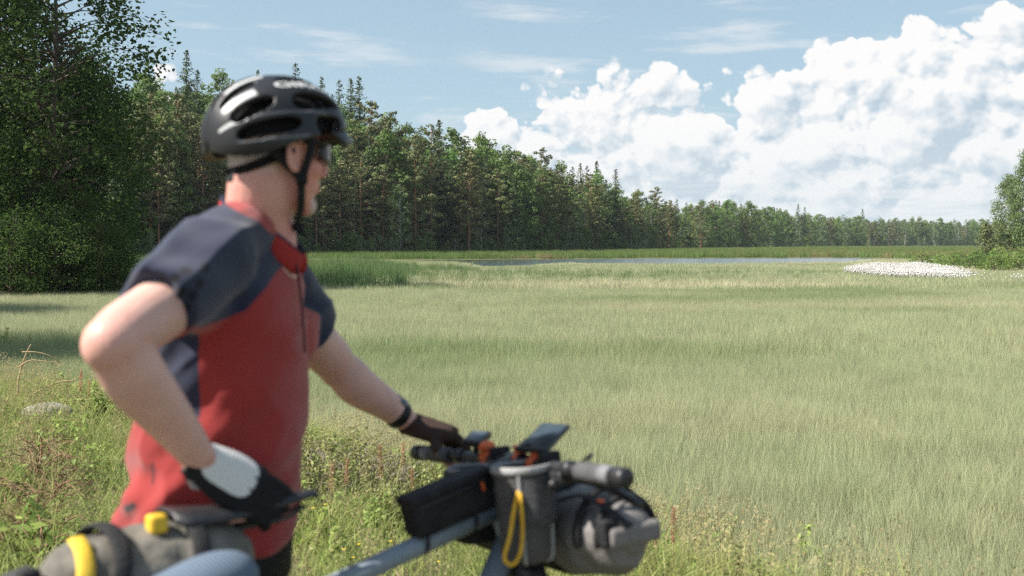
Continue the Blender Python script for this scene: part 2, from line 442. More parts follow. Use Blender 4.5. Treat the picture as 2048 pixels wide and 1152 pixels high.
def ground_h(x, y):
    x = np.asarray(x, float); y = np.asarray(y, float)
    be = bank_end(x)
    h = 0.7 * (1 - sst(y, be - 3.4, be)) 
    yy = np.maximum(y, 1e-3); b = np.where(y > 5, x / yy, 0)
    s = y - edge(b)
    hill = np.interp(b * F + 1024, HILL_PX, HILL_A) * sst(s, 4, 75)
    far = b * F + 1024 > 1500
    hill = np.where(far, np.interp(b * F + 1024, HILL_PX, HILL_A) * sst(s, 40, 500), hill)
    h = h + np.where(y > 60, hill + 0.35 * sst(s, -8, 2), 0)
    # wooded bank and raised ground on the right
    h = h + 0.45 * sst(b * F + 1024, 1880, 2000) * sst(y, 84, 100) * (1 - sst(y, 170, 220))
    h = h - 0.45 * np.clip(water_depth(x, y), 0, 1) * (y > 60)
    return h
def build_ground():
    na = 240; th = np.linspace(0, 2 * np.pi, na, endpoint=False)
    rr = np.concatenate([[0.25], np.geomspace(0.6, 18, 70), np.geomspace(18.8, 300, 130), np.geomspace(310, 4000, 40)])
    # finer angles ahead of the lens
    ang = np.concatenate([np.linspace(-0.75, 0.75, 300), np.linspace(0.75, 2 * np.pi - 0.75, 90)[1:-1]])
    na = len(ang)
    RR, AA = np.meshgrid(rr, ang, indexing='ij')
    X = RR * np.sin(AA); Y = RR * np.cos(AA); Z = ground_h(X, Y)
    near = RR < 30
    Z = Z + np.where(near, 0.02 * np.sin(X * 2.1 + 1.3 * np.sin(Y * 1.7)) * np.sin(Y * 2.6), 0)
    V = np.stack([X, Y, Z], -1).reshape(-1, 3); m = len(rr)
    i, j = np.meshgrid(np.arange(m - 1), np.arange(na), indexing='ij'); k = (j + 1) % na
    Q = np.stack([i * na + j, i * na + k, (i + 1) * na + k, (i + 1) * na + j], -1).reshape(-1, 4)[:, ::-1]
    V = np.vstack([V, [0, 0, 0.7]]); j = np.arange(na); k = (j + 1) % na
    T = np.stack([np.full(na, len(V) - 1), j, k], -1)[:, ::-1]
    gm = bpy.data.materials.new('marsh_soil'); gm.use_nodes = True; nt = gm.node_tree; p = nt.nodes['Principled BSDF']
    g = nt.nodes.new('ShaderNodeNewGeometry')
    n1 = noise(nt, g.outputs['Position'], 0.9, 6, 0.62, dim='3D').step(0.35, 0.65)
    n2 = noise(nt, g.outputs['Position'], 14.0, 5, 0.6, dim='3D').step(0.35, 0.65)
    c = mixc(nt, n1, (0.085, 0.075, 0.035), (0.10, 0.105, 0.04)); c = mixc(nt, n2 * 0.5, c, (0.16, 0.13, 0.075))
    nt.links.new(c, p.inputs['Base Color']); p.inputs['Roughness'].default_value = 0.95
    bp = nt.nodes.new('ShaderNodeBump'); bp.inputs['Strength'].default_value = 0.6; bp.inputs['Distance'].default_value = 0.03
    nt.links.new(n2.k, bp.inputs['Height']); nt.links.new(bp.outputs[0], p.inputs['Normal'])
    me = me_np('ground', V, [Q, T], [gm], True)
    ob('ground', me, label='marsh ground with raised bank and wooded hillside', cat='ground', kind='structure')
    # water sheet: lies in the basin, the banks close it off
    wm = bpy.data.materials.new('pond_water'); wm.use_nodes = True; nt = wm.node_tree; p = nt.nodes['Principled BSDF']
    nt.nodes.remove(p); wo = nt.nodes['Material Output']; gl = nt.nodes.new('ShaderNodeBsdfGlossy'); df = nt.nodes.new('ShaderNodeBsdfDiffuse'); mx = nt.nodes.new('ShaderNodeMixShader')
    gl.inputs['Roughness'].default_value = 0.12; gl.inputs[0].default_value = (.95, .97, 1, 1); df.inputs[0].default_value = (.03, .035, .025, 1); mx.inputs[0].default_value = .88
    nt.links.new(df.outputs[0], mx.inputs[1]); nt.links.new(gl.outputs[0], mx.inputs[2]); nt.links.new(mx.outputs[0], wo.inputs[0])
    g = nt.nodes.new('ShaderNodeNewGeometry')
    mp = nt.nodes.new('ShaderNodeVectorMath'); mp.operation = 'MULTIPLY'; nt.links.new(g.outputs['Position'], mp.inputs[0]); mp.inputs[1].default_value = (0.6, 1.6, 1)
    bp = nt.nodes.new('ShaderNodeBump'); bp.inputs['Strength'].default_value = 0.6; bp.inputs['Distance'].default_value = 0.12
    nt.links.new(noise(nt, mp.outputs[0], 1.2, 4, 0.6, dim='2D').k, bp.inputs['Height']); nt.links.new(bp.outputs[0], gl.inputs['Normal'])
    xs = np.linspace(-60, 80, 40); ys = np.linspace(80, 175, 30); X, Y = np.meshgrid(xs, ys, indexing='ij')
    V = np.stack([X, Y, np.full_like(X, -0.09)], -1).reshape(-1, 3)
    i, j = np.meshgrid(np.arange(39), np.arange(29), indexing='ij'); Q = np.stack([i * 30 + j, (i + 1) * 30 + j, (i + 1) * 30 + j + 1, i * 30 + j + 1], -1).reshape(-1, 4)
    ob('water', me_np('water', V, Q, [wm], True), label='strip of open water between the reeds', cat='water', kind='structure')
build_ground()

# ================================================================ marsh grass, sedge and reeds
def wedge(y0, y1, dens, extra=1.25, off=1.0):
    """random points ahead of the lens between two distances"""
    hw = (1024 / F) * extra
    area = hw * (y1 ** 2 - y0 ** 2) + 2 * off * (y1 - y0); n = int(area * dens)
    y = np.sqrt(rng.uniform(y0 ** 2, y1 ** 2, n)); x = rng.uniform(-1, 1, n) * (hw * y + off)
    return x, y
def bearing(x, y): return x / y * F + 1024
def put(x, y, s0, s1, z=None, tilt=0.06, sxy=None):
    n = len(x); zz = ground_h(x, y) if z is None else z
    P = np.stack([x, y, zz], -1)
    Ro = np.stack([rng.normal(0, tilt, n), rng.normal(0, tilt, n), rng.uniform(0, 6.28, n)], -1)
    sz = rng.uniform(s0, s1, n); sx = sz if sxy is None else np.full(n, 1.0) * sxy
    return P, Ro, np.stack([sx, sx, sz], -1)
SAGE = (0.315, 0.395, 0.225); TAN = (0.625, 0.57, 0.375); OLIVE = (0.29, 0.355, 0.17)
def build_marsh():
    gm = leaf_mat('sedge_blade', [SAGE, TAN, (0.44, 0.49, 0.27)], trans=0.42, var=0.13, soft=True,
                  patch=[((0.59, 0.565, 0.37), (0.03, 0.07, 0), 0.46, 0.70, 3.0), (OLIVE, (0.05, 0.11, 0), 0.50, 0.75, 11.0)])
    def tufts(tagname, specs, m):
        out = []
        for i, sp in enumerate(specs):
            V, Fc = blades(*sp[0], **sp[1]); me = me_np(tagname, V, Fc, [m]); out.append(me)
        return out
    near = tufts('sedge_tuft', [((150, 0.30, 0.31, 0.42, 0.0028, 0.14), dict(bend=0.35, segs=3, wind=(-0.07, 0))) for _ in range(4)]
                 + [((110, 0.30, 0.31, 0.46, 0.0025, 0.20), dict(bend=0.55, segs=3, wind=(-0.1, 0)))], gm)
    midm = tufts('sedge_tuft', [((100, 0.42, 0.33, 0.44, 0.0060, 0.16), dict(bend=0.3, segs=2, wind=(-0.06, 0))) for _ in range(4)], gm)
    farm = tufts('sedge_tuft', [((90, 0.9, 0.34, 0.50, 0.022, 0.2), dict(bend=0.3, segs=2, wind=(-0.06, 0))) for _ in range(4)], gm)
    P, Ro, Sc = [], [], []
    parts = []
    x, y = wedge(5.2, 17, 22); k = y > bank_end(x) - 0.5 - 0.8 * rng.uniform(0, 1, len(x)) ** 2; parts.append((near, put(x[k], y[k], 0.88, 1.1)))
    x, y = wedge(17, 42, 10, 1.2); parts.append((midm, put(x, y, 0.88, 1.1)))
    x, y = wedge(42, 135, 2.2, 1.15); k = ~water_mask(x, y); q_ = put(x[k], y[k], 0.7, 1.1); q_[2][:, 2] *= np.interp(y[k], [60, 76], [1, .72]); parts.append((farm, q_))
    for (src, (p, r, s)), lab in zip(parts, ['pale sage and straw coloured marsh grass nearest the bank', 'pale straw coloured marsh grass in the middle of the open marsh', 'pale sage marsh grass on the far side before the water']):
        scatter('marsh_grass', p, r, s, src, lab, 'grass')
    # greener, taller sedge stand before the water
    rm = leaf_mat('reed_blade', [(0.10, 0.185, 0.07), (0.175, 0.26, 0.11), (0.14, 0.21, 0.085)], trans=0.4, var=0.15, soft=True,
                  patch=[((0.26, 0.28, 0.13), (0.05, 0.1, 0), 0.5, 0.64, 5.0)])
    reed = tufts('reed_tuft', [((26, 0.35, 0.6, 1.25, 0.017, 0.13), dict(bend=0.3, segs=3, wind=(-0.04, 0))) for _ in range(4)], rm)
    x, y = wedge(38, 92, 2.6, 1.1); b = bearing(x, y)
    d0 = np.interp(b, [-200, 250, 600, 760, 900, 1300, 1600, 1800], [60, 52, 40, 42, 48, 50, 54, 92])
    d1 = np.interp(b, [-200, 600, 900, 960, 1080, 1300, 1700, 1800], [110, 95, 88, 72, 70, 70, 70, 60])
    dens = np.interp(b, [-200, 600, 760, 830, 1300, 1700], [1, 1, 1, .55, .42, .25])
    k = (y > d0) & (y < d1) & (rng.uniform(0, 1, len(x)) < dens * (0.35 + 0.65 * sst(y - d0, 0, 6)))
    p, r, s = put(x[k], y[k], 0.7, 1.05)
    tall = np.interp(bearing(p[:, 0], p[:, 1]), [600, 760, 850, 1700], [1.15, 1.1, 0.72, 0.6]); s *= tall[:, None]
    scatter('reeds', p, r, s, reed, 'green sedge and reed stand in front of the water', 'reeds')
    # thin reeds standing in the water's edge
    x, y = wedge(80, 125, 0.25, 1.0); b = bearing(x, y); wd = water_depth(x, y)
    k = (wd > -0.6) & (wd < 0.5) & (b > 640) & (b < 1720)
    p, r, s = put(x[k], y[k], 0.4, 0.65); s *= 0.8
    scatter('reeds', p, r, s, reed, 'thin reeds standing along the near edge of the water', 'reeds')
    x, y = wedge(86, 150, 0.5, 1.0); b = bearing(x, y); wd = water_depth(x, y); cl = np.array([mnoise.noise(Vector((a_ * .045, c_ * .16, 4))) for a_, c_ in zip(x, y)])
    k = (wd > 0.1) & (cl > .22) & (b > 640) & (b < 1760); p, r, s = put(x[k], y[k], .35, .6)
    scatter('reeds', p, r, s, reed, 'scattered reed clumps growing out of the open water', 'reeds')
    # belt of reeds on the far shore up to the wood
    fm = leaf_mat('far_reed_blade', [(0.125, 0.20, 0.06), (0.20, 0.27, 0.09), (0.17, 0.24, 0.08)], trans=0.4, var=0.1, soft=True,
                  patch=[((0.32, 0.27, 0.13), (0.02, 0.14, 0), 0.52, 0.66, 8.0)])
    fr = tufts('far_reed_tuft', [((60, 1.1, 0.6, 1.25, 0.05, 0.12), dict(bend=0.2, segs=2)) for _ in range(3)], fm)
    X, Y = [], []
    x, y = wedge(118, 330, 0.42, 1.15); b = bearing(x, y); e_ = edge(b / F - 1024 / F)
    k = (y < e_ + 4) & ~water_mask(x, y) & (y > np.interp(b, [-200, 700, 900, 1300, 1700, 2300], [95, 132, 140, 152, 150, 120])); X.append(x[k]); Y.append(y[k])
    x, y = wedge(330, 760, 0.05, 1.1); b = bearing(x, y); k = (y < edge(b / F - 1024 / F) + 4); X.append(x[k]); Y.append(y[k])
    x, y = np.concatenate(X), np.concatenate(Y)
    p, r, s = put(x, y, 0.75, 1.1); s[y > 330] *= (2.2, 2.2, 1.0)
    scatter('reeds', p, r, s, fr, 'belt of green reeds on the far shore below the wood', 'reeds')
build_marsh()
# ================================================================ trees
BARK_PINE = mat('pine_bark', (0.30, 0.145, 0.075), (0.13, 0.085, 0.06), 1.5, 0.95, 0.6, 12)
BARK_DARK = mat('spruce_bark', (0.13, 0.10, 0.08), (0.07, 0.055, 0.045), 2.0, 0.95, 0.6, 12)
BARK_BIRCH = mat('birch_bark', (0.62, 0.60, 0.55), (0.16, 0.14, 0.12), 3.0, 0.8, 0.3, 10)
PINE_L = leaf_mat('pine_needles', [(0.125, 0.16, 0.065), (0.205, 0.22, 0.095), (0.17, 0.17, 0.078)], trans=0.2, var=0.22)
SPRUCE_L = leaf_mat('spruce_needles', [(0.065, 0.105, 0.048), (0.13, 0.17, 0.066), (0.10, 0.132, 0.058)], trans=0.15, var=0.25)
LEAF_L = leaf_mat('broad_leaves', [(0.14, 0.225, 0.06), (0.235, 0.34, 0.09), (0.185, 0.27, 0.085)], trans=0.42, var=0.25)
BIRCH_L = leaf_mat('birch_leaves', [(0.14, 0.20, 0.08), (0.23, 0.30, 0.12), (0.19, 0.245, 0.11)], trans=0.42, var=0.2)
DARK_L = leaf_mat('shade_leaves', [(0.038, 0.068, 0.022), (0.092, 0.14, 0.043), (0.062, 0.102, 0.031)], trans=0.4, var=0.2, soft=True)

def wobble_trunk(h, r0, r1, lean=0.02, n=9, wob=0.012):
    t = np.linspace(0, 1, n)
    P = np.stack([lean * h * t + np.cumsum(rng.normal(0, wob * h / n, n)), np.cumsum(rng.normal(0, wob * h / n, n)), -0.4 + t * (h + 0.4)], -1)
    return P, r0 + (r1 - r0) * t ** 0.9
def on(P, t):
    i = t * (len(P) - 1); k = min(int(i), len(P) - 2); return P[k] + (P[k + 1] - P[k]) * (i - k)
def spruce(h, spread=0.17, low=0.05, name='spruce', size=0.34, gap=0.0, leaf=SPRUCE_L):
    P, rad = wobble_trunk(h, 0.012 * h + 0.03, 0.015, 0.005); tb = MB(); tb.add(*tube(P, rad, 7))
    C, N, Sz = [], [], []
    z = low * h
    while z < h * 0.995:
        u = z / h; L0 = min(spread * h * (1 - u) ** 0.85, .17 * h) * (0.55 + 0.45 * min(1, (u + .03) / .2)) + 0.26
        for k in range(rng.integers(4, 7)):
            if rng.uniform() < gap: continue
            an = rng.uniform(0, 6.283); L = L0 * rng.uniform(0.55, 1.12); c0 = on(P, u)
            d = np.array([math.cos(an), math.sin(an), 0]); m = max(3, int(L / 0.26))
            t = (np.arange(m) + rng.uniform(0.2, 1.0, m)) / m
            dro = rng.uniform(0.18, 0.42) * (1 - u * 0.9)
            pts = c0 + np.outer(L * t, d) + np.outer(-dro * L * t + 0.22 * L * t * t, [0, 0, 1])
            sd = np.array([-d[1], d[0], 0])
            for rep in range(2):
                C.append(pts + np.outer(rng.normal(0, 0.10 + 0.10 * L, m) * (1 - t * .6), sd) + np.array([0, 0, 1]) * rng.normal(-0.10, 0.09, (m, 1)))
                N.append(np.array([0, 0, 0.75]) + d * 0.45 + rng.normal(0, 0.45, (m, 3))); Sz.append(size * rng.uniform(0.7, 1.25, m) * (0.55 + 0.45 * (1 - u)))
            if L > 1.6 and rng.uniform() < .35:
                tb.add(*tube([c0, pts[m // 2]], [0.03, 0.012], 4, caps=False))
        z += rng.uniform(0.26, 0.46)
    V, Q = cards(np.vstack(C), np.concatenate(Sz), np.vstack(N), 1.9, 0.6)
    return tb.mesh(name + '_trunk', BARK_DARK), me_np(name + '_crown', V, Q, [leaf])
def clump_crown(C0, R0, per, size, flat=0.6, droop=0.0, up=0.4, aspect=1.5, cen=None):
    """leaf faces on a set of clumps, thickest towards each clump's outside"""
    C, N = [], []
    for c, r in zip(C0, R0):
        m = max(6, int(per * r ** 2))
        v = rng.normal(size=(m, 3)); v /= np.linalg.norm(v, axis=1, keepdims=True)
        q = v * (rng.uniform(0.25, 1, m) ** 0.45)[:, None] * r * np.array([1, 1, flat])
        C.append(c + q); N.append(v * 0.75 + np.array([0, 0, up]) + rng.normal(0, 0.45, (m, 3)))
    C = np.vstack(C); N = np.vstack(N)
    return cards(C, size * rng.uniform(0.65, 1.3, len(C)), N, aspect, droop)
def pine(h, low=0.38, spread=0.16, name='pine', nb=64, top=0.5):
    P, rad = wobble_trunk(h, 0.011 * h + 0.04, 0.03, 0.008); tb = MB(); tb.add(*tube(P, rad, 8))
    C0, R0 = [], []
    for k in range(nb):
        u = low + (1 - low) * (k + rng.uniform(0, 1)) / nb
        w = (u - low) / (1 - low); L = spread * h * (np.interp(w, [0, .18, .55, .85, 1], [.55, .95, .85, .55, .12])) * rng.uniform(.55, 1.15)
        an = rng.uniform(0, 6.283); c0 = on(P, min(u, .995)); d = np.array([math.cos(an), math.sin(an), rng.uniform(-.12, .32) + .25 * w])
        e_ = c0 + d * L
        mid = c0 + d * L * .5 + np.array([0, 0, -.05 * L])
        tb.add(*tube([c0, mid, e_], [0.045 * (1.2 - w), .03, .012], 4, caps=False))
        for t in ((1.0, .62) if L > 1.2 else (0.9,)):
            C0.append(c0 + d * L * t + rng.normal(0, .12, 3)); R0.append(rng.uniform(.45, .85) * (0.8 if w > .85 else 1) * (1 if t > .8 else .8))
    for k in range(8):   # dead lower branches
        u = rng.uniform(.05, low); an = rng.uniform(0, 6.283); c0 = on(P, u); L = rng.uniform(.6, 1.6)
        tb.add(*tube([c0, c0 + np.array([math.cos(an) * L, math.sin(an) * L, -.15 * L])], [.025, .008], 4, caps=False))
    V, Q = clump_crown(C0, R0, 75, 0.25, flat=.5, up=.75, aspect=1.8)
    return tb.mesh(name + '_trunk', BARK_PINE), me_np(name + '_crown', V, Q, [PINE_L])
def broad(h, wid=0.28, low=0.22, name='broadleaf', ncl=90, per=42, size=0.34, rcl=(.7, 1.3), leaf=LEAF_L, bark=BARK_DARK, droop=0.0, shape=0, tr=0.011, stems=1, flat=.75):
    tb = MB(); C0, R0 = [], []
    for s_ in range(stems):
        P, rad = wobble_trunk(h * (1 if s_ == 0 else rng.uniform(.75, .95)), tr * h + 0.03, 0.02, rng.uniform(-.05, .05) if stems == 1 else rng.uniform(-.16, .16), 10, .02)
        tb.add(*tube(P, rad, 8))
        for k in range(ncl // stems):
            u = low + (1 - low) * (k + rng.uniform(0, 1)) / (ncl // stems); w = (u - low) / (1 - low)
            rad_ = wid * h * (np.interp(w, [0, .25, .55, .85, 1], [.45, .9, 1, .6, .12]) if shape == 0 else np.interp(w, [0, .15, .5, .85, 1], [.5, 1, .75, .35, .06]))
            an = rng.uniform(0, 6.283); L = rad_ * rng.uniform(.25, 1.08) ** .6; c0 = on(P, max(low * .7, .03, u - .06 - .05 * rng.uniform()))
            e_ = on(P, min(u, .99)) + np.array([math.cos(an) * L, math.sin(an) * L, rng.normal(0, .03 * h) - droop * L * .4])
            if k % 2 == 0: tb.add(*tube([c0, (c0 + e_) / 2 + np.array([0, 0, .12 * L]), e_], [0.008 * h * (1.1 - w) + .01, 0.02, .008], 5, n=6, caps=False))
            C0.append(e_); R0.append(rng.uniform(*rcl))
    V, Q = clump_crown(C0, R0, per, size, flat=flat, up=.5, droop=droop)
    return tb.mesh(name + '_trunk', bark), me_np(name + '_crown', V, Q, [leaf])

H0 = 20.0
LIB = {
    'spruce': [spruce(H0, .25), spruce(H0, .29, .03), spruce(H0, .22, .10, gap=.12)],
    'pine': [pine(H0, .12, .20, nb=84), pine(H0, .22, .19, nb=76), pine(H0, .06, .21, nb=94), pine(H0, .34, .17, nb=60)],
    'broadleaf': [broad(H0, .26, .08, ncl=120), broad(H0, .21, .05, ncl=120), broad(H0, .29, .12, ncl=130)],
    'birch': [broad(H0, .19, .08, leaf=BIRCH_L, bark=BARK_BIRCH, ncl=90, size=.28, rcl=(.6, 1.1), droop=.6, tr=.006), broad(H0, .15, .18, leaf=BIRCH_L, bark=BARK_BIRCH, ncl=70, size=.28, rcl=(.55, 1.0), droop=.6, tr=.006)],
    'sapling': [broad(6.0, .30, .03, leaf=BIRCH_L, bark=BARK_BIRCH, ncl=46, per=110, size=.17, rcl=(.35, .7), shape=1), broad(6.0, .36, .02, leaf=LEAF_L, ncl=50, per=100, size=.18, rcl=(.4, .8))],
}
KIND = {'spruce': ('spruce_tree', 'spruce'), 'pine': ('pine_tree', 'pine'), 'broadleaf': ('broadleaf_tree', 'tree'), 'birch': ('birch_tree', 'birch'), 'sapling': ('sapling', 'sapling')}
def plant_tree(kind, x, y, h, label, group, var=None, wx=1.0, href=None):
    nm, cat = KIND[kind]; T = LIB[kind]; tr, cr = T[var % len(T)] if var is not None else T[rng.integers(len(T))]
    r_ = empty(nm, (x, y, float(ground_h(x, y))), rng.uniform(0, 6.283)); s_ = h / (href or (6.0 if kind == 'sapling' else H0)); r_.scale = (s_ * wx, s_ * wx, s_)
    tag(r_, label, cat, group)
    ob('trunk', tr, r_); ob('crown', cr, r_)
    return r_
def px_tree(kind, px, ytop, d, label, group='trees along the forest edge', var=None, wx=1.0):
    p = at(px, ytop, d); z = float(ground_h(p.x, p.y)); return plant_tree(kind, p.x, p.y, p.z - z, label, group, var, wx)
OCC = []
def build_forest():
    marked = [
        ('spruce', 372, 100, 195, 'tall narrow spruce rising highest above the forest left of the helmet'),
        ('spruce', 396, 140, 190, 'spruce with pointed top just right of the tallest one'),
        ('spruce', 590, 124, 210, 'spruce whose bare-looking tip shows right above the helmet'),
        ('spruce', 515, 140, 222, 'spruce tip peeping over the back of the helmet'),
        ('spruce', 645, 153, 214, 'leftmost of the row of spruce tops right of the helmet'),
        ('spruce', 678, 158, 212, 'second spruce top right of the helmet'), ('spruce', 700, 156, 210, 'third spruce top right of the helmet'),
        ('spruce', 720, 152, 213, 'tallest spruce top of the row right of the helmet visor'),
        ('spruce', 226, 250, 118, 'single light green spruce standing before the dark wood on the left'),
        ('pine', 300, 190, 142, 'brownish pine with full low branches, left of the cyclist'), ('pine', 352, 186, 150, 'tall brownish pine just left of the cyclist\'s helmet'),
        ('pine', 318, 300, 138, 'shorter brown pine leaning out at the forest edge left of the cyclist'),
        ('broadleaf', 440, 152, 200, 'bright green broadleaf crown behind the helmet'), ('broadleaf', 290, 150, 165, 'green broadleaf crown beside the birch on the left'),
        ('pine', 738, 202, 185, 'brown pine with broad crown right of the visor'), ('pine', 785, 226, 182, 'second brown pine right of the visor'),
        ('pine', 832, 268, 178, 'dark brown pine in the row of four right of the cyclist'), ('pine', 862, 250, 182, 'tall brown pine with layered crown right of the cyclist'),
        ('spruce', 880, 240, 190, 'pointed spruce top among the brown pines right of the cyclist'),
        ('broadleaf', 912, 262, 205, 'light green broadleaf crown on the forest ridge'), ('broadleaf', 965, 276, 222, 'round light green crown on the forest ridge'),
        ('pine', 938, 300, 185, 'brown pine before the light green crowns'), ('spruce', 1006, 292, 238, 'small spruce tip on the slope of the ridge'),
        ('spruce', 1028, 298, 242, 'spruce tip further down the slope of the ridge'), ('pine', 1085, 296, 262, 'pine standing out alone above the ridge'),
        ('pine', 1083, 350, 212, 'brown pine at the forest edge below the lone ridge pine'), ('broadleaf', 1055, 318, 245, 'green broadleaf crown on the falling ridge'),
        ('broadleaf', 1122, 332, 262, 'dark green broadleaf crown below the lone ridge pine'), ('spruce', 1160, 326, 262, 'left one of the pair of dark spruces in the middle'),
        ('spruce', 1174, 330, 268, 'right one of the pair of dark spruces in the middle'), ('spruce', 1193, 322, 272, 'tall dark spruce next to the pair in the middle'),
        ('spruce', 1230, 338, 262, 'full dark conical spruce at the end of the high wood'), ('broadleaf', 1278, 384, 292, 'green broadleaf tree right of the full dark spruce'),
        ('pine', 1312, 374, 305, 'pine with open top right of the full dark spruce'), ('pine', 1338, 400, 310, 'brown pine at the bend of the forest edge'),
        ('spruce', 1372, 404, 340, 'spruce behind the bend of the forest edge'), ('pine', 1402, 404, 350, 'pine beyond the bend of the forest edge'),
        ('spruce', 1597, 408, 560, 'tall spruce pair member sticking out of the far wood'), ('spruce', 1610, 413, 560, 'second spruce sticking out of the far wood'),
        ('spruce', 1548, 414, 540, 'left spruce sticking out of the far wood'), ('spruce', 1725, 417, 720, 'lone spruce tip on the far wooded ridge'),
    ]
    for k, (kd, px, yt, d, lab) in enumerate(marked):
        px_tree(kd, px, yt, d, lab, var=k, wx=1.0 if kd != 'spruce' else .95); OCC.append(((px - 1024) / F * d, d))
    where = [(330, 'left of the cyclist'), (600, 'behind the cyclist'), (780, 'just right of the helmet'), (960, 'right of the cyclist'), (1240, 'amid the forest edge'), (1430, 'at the bend of the shore'), (1700, 'beyond the bend of the shore'), (9999, 'in the far wood')]
    desc = {'pine': 'brownish pine', 'spruce': 'dark spruce', 'broadleaf': 'green broadleaf tree', 'birch': 'pale green birch', 'sapling': 'low light green birch bush'}
    plur = {'pine': 'brownish pines', 'spruce': 'dark spruces', 'broadleaf': 'green broadleaf trees', 'birch': 'pale green birches', 'sapling': 'low light green birch bushes'}
    def lab(kd, px):
        for lim, w in where:
            if px < lim: return f'{desc[kd]} in the wood {w}' if 'wood' not in w else f'{desc[kd]} {w}', f'{plur[kd]} {w}'
    # front rows and slope
    for row, (off, step, mixp, hh) in enumerate([(1.5, 15, (.40, .10, .15, .35), (15, 21)), (7, 17, (.45, .22, .18, .15), (17, 23)), (16, 21, (.30, .22, .38, .10), (17, 23)), (34, 24, (.15, .30, .48, .07), (17, 22)), (60, 24, (.12, .34, .50, .04), (16, 21))]):
        px = 60 + rng.uniform(0, step)
        while px < 1420:
            b = (px - 1024) / F; d = float(edge(b)) + off + rng.uniform(-2, 4); x = b * d
            kd = rng.choice(['pine', 'spruce', 'broadleaf', 'birch'], p=mixp if px > 930 else [(.56, .22, .07, .15), (.55, .28, .12, .05), (.40, .34, .24, .02), (.22, .40, .38, 0), (.15, .45, .40, 0)][row])
            if min((math.hypot(x - ox, d - oy) for ox, oy in OCC), default=9) > 2.6:
                h = rng.uniform(*hh) * (.82 if kd == 'birch' else 1)
                top_px = HZ - (ground_h(x, d) + h - CAMZ) / d * F
                lim = np.interp(px, [60, 300, 420, 620, 730, 790, 880, 960, 1040, 1120, 1200, 1280, 1420], [165, 185, 195, 200, 212, 250, 262, 290, 316, 340, 356, 388, 412]) + rng.uniform(-14, 42)
                if top_px < lim: h = max(9, CAMZ + (HZ - lim) / F * d - ground_h(x, d))
                l_, g_ = lab(kd, px); w_ = ['front row', 'second row', 'third row', 'up the slope', 'high upslope'][row]; z_ = 'short ' if h < hh[0] + (hh[1] - hh[0]) * .3 else 'tall ' if h > hh[0] + (hh[1] - hh[0]) * .7 else ''
                plant_tree(kd, x, d, h, f'{z_}{l_}, {w_}', g_); OCC.append((x, d))
            px += step * rng.uniform(.7, 1.3)
    # low birch bushes and young trees along the foot of the wood
    px = 280
    while px < 1480:
        b = (px - 1024) / F; d = float(edge(b)) - 1.5 + rng.uniform(-1.5, 1.5); l_, g_ = lab('sapling', px)
        plant_tree('sapling', b * d, d, rng.uniform(2.4, 6.5) * (1.2 if px > 1000 else .62), l_, g_, wx=rng.uniform(.9, 1.3)); px += rng.uniform(9, 18)
    # far wood beyond the bend
    for off, step, mixp in ((0, 9.5, (.30, .05, .20, .45)), (14, 10, (.40, .20, .25, .15)), (45, 11, (.35, .35, .25, .05))):
        px = 1425
        while px < 2080:
            b = (px - 1024) / F; d = float(edge(b)) + off + rng.uniform(-5, 9); kd = rng.choice(['pine', 'spruce', 'broadleaf', 'birch'], p=mixp)
            l_, g_ = lab(kd, px); plant_tree(kd, b * d, d, rng.uniform(15, 20.5), l_, g_); px += step * rng.uniform(.6, 1.4)
    px = 1440
    while px < 2060:
        b = (px - 1024) / F; d = float(edge(b)) - 4 + rng.uniform(-3, 3); l_, g_ = lab('sapling', px)
        plant_tree('sapling', b * d, d, rng.uniform(4, 9), l_, g_, wx=rng.uniform(.9, 1.4)); px += rng.uniform(8, 15)
    # the ridge behind it reads as one mass
    n = 420; px = rng.uniform(1430, 2300, n); b = (px - 1024) / F; d = edge(b) + rng.uniform(90, 620, n); x = b * d
    P = np.stack([x, d, ground_h(x, d)], -1); h = rng.uniform(.75, 1.02, n)
    meshes = []
    for kd, v in (('spruce', 0), ('spruce', 2), ('pine', 0), ('pine', 1), ('broadleaf', 0)): meshes += [LIB[kd][v][1]]
    scatter('far_forest', P, np.stack([np.zeros(n), np.zeros(n), rng.uniform(0, 6.28, n)], -1), np.stack([h, h, h], -1), meshes, 'far wooded ridge behind the marsh on the right', 'forest')
    # deep wood behind the near rows, seen only between the trees
    n = 360; px = rng.uniform(-250, 1420, n); b = (px - 1024) / F; d = edge(b) + rng.uniform(12, 75, n); x = b * d
    h = rng.uniform(.6, .8, n); P = np.stack([x, d, ground_h(x, d)], -1)
    scatter('forest_interior', P, np.stack([np.zeros(n), np.zeros(n), rng.uniform(0, 6.28, n)], -1), np.stack([h, h, h], -1), [LIB['spruce'][0][1], LIB['spruce'][1][1], LIB['broadleaf'][1][1]], 'dark dense interior of the wood behind the edge trees', 'forest')
build_forest()

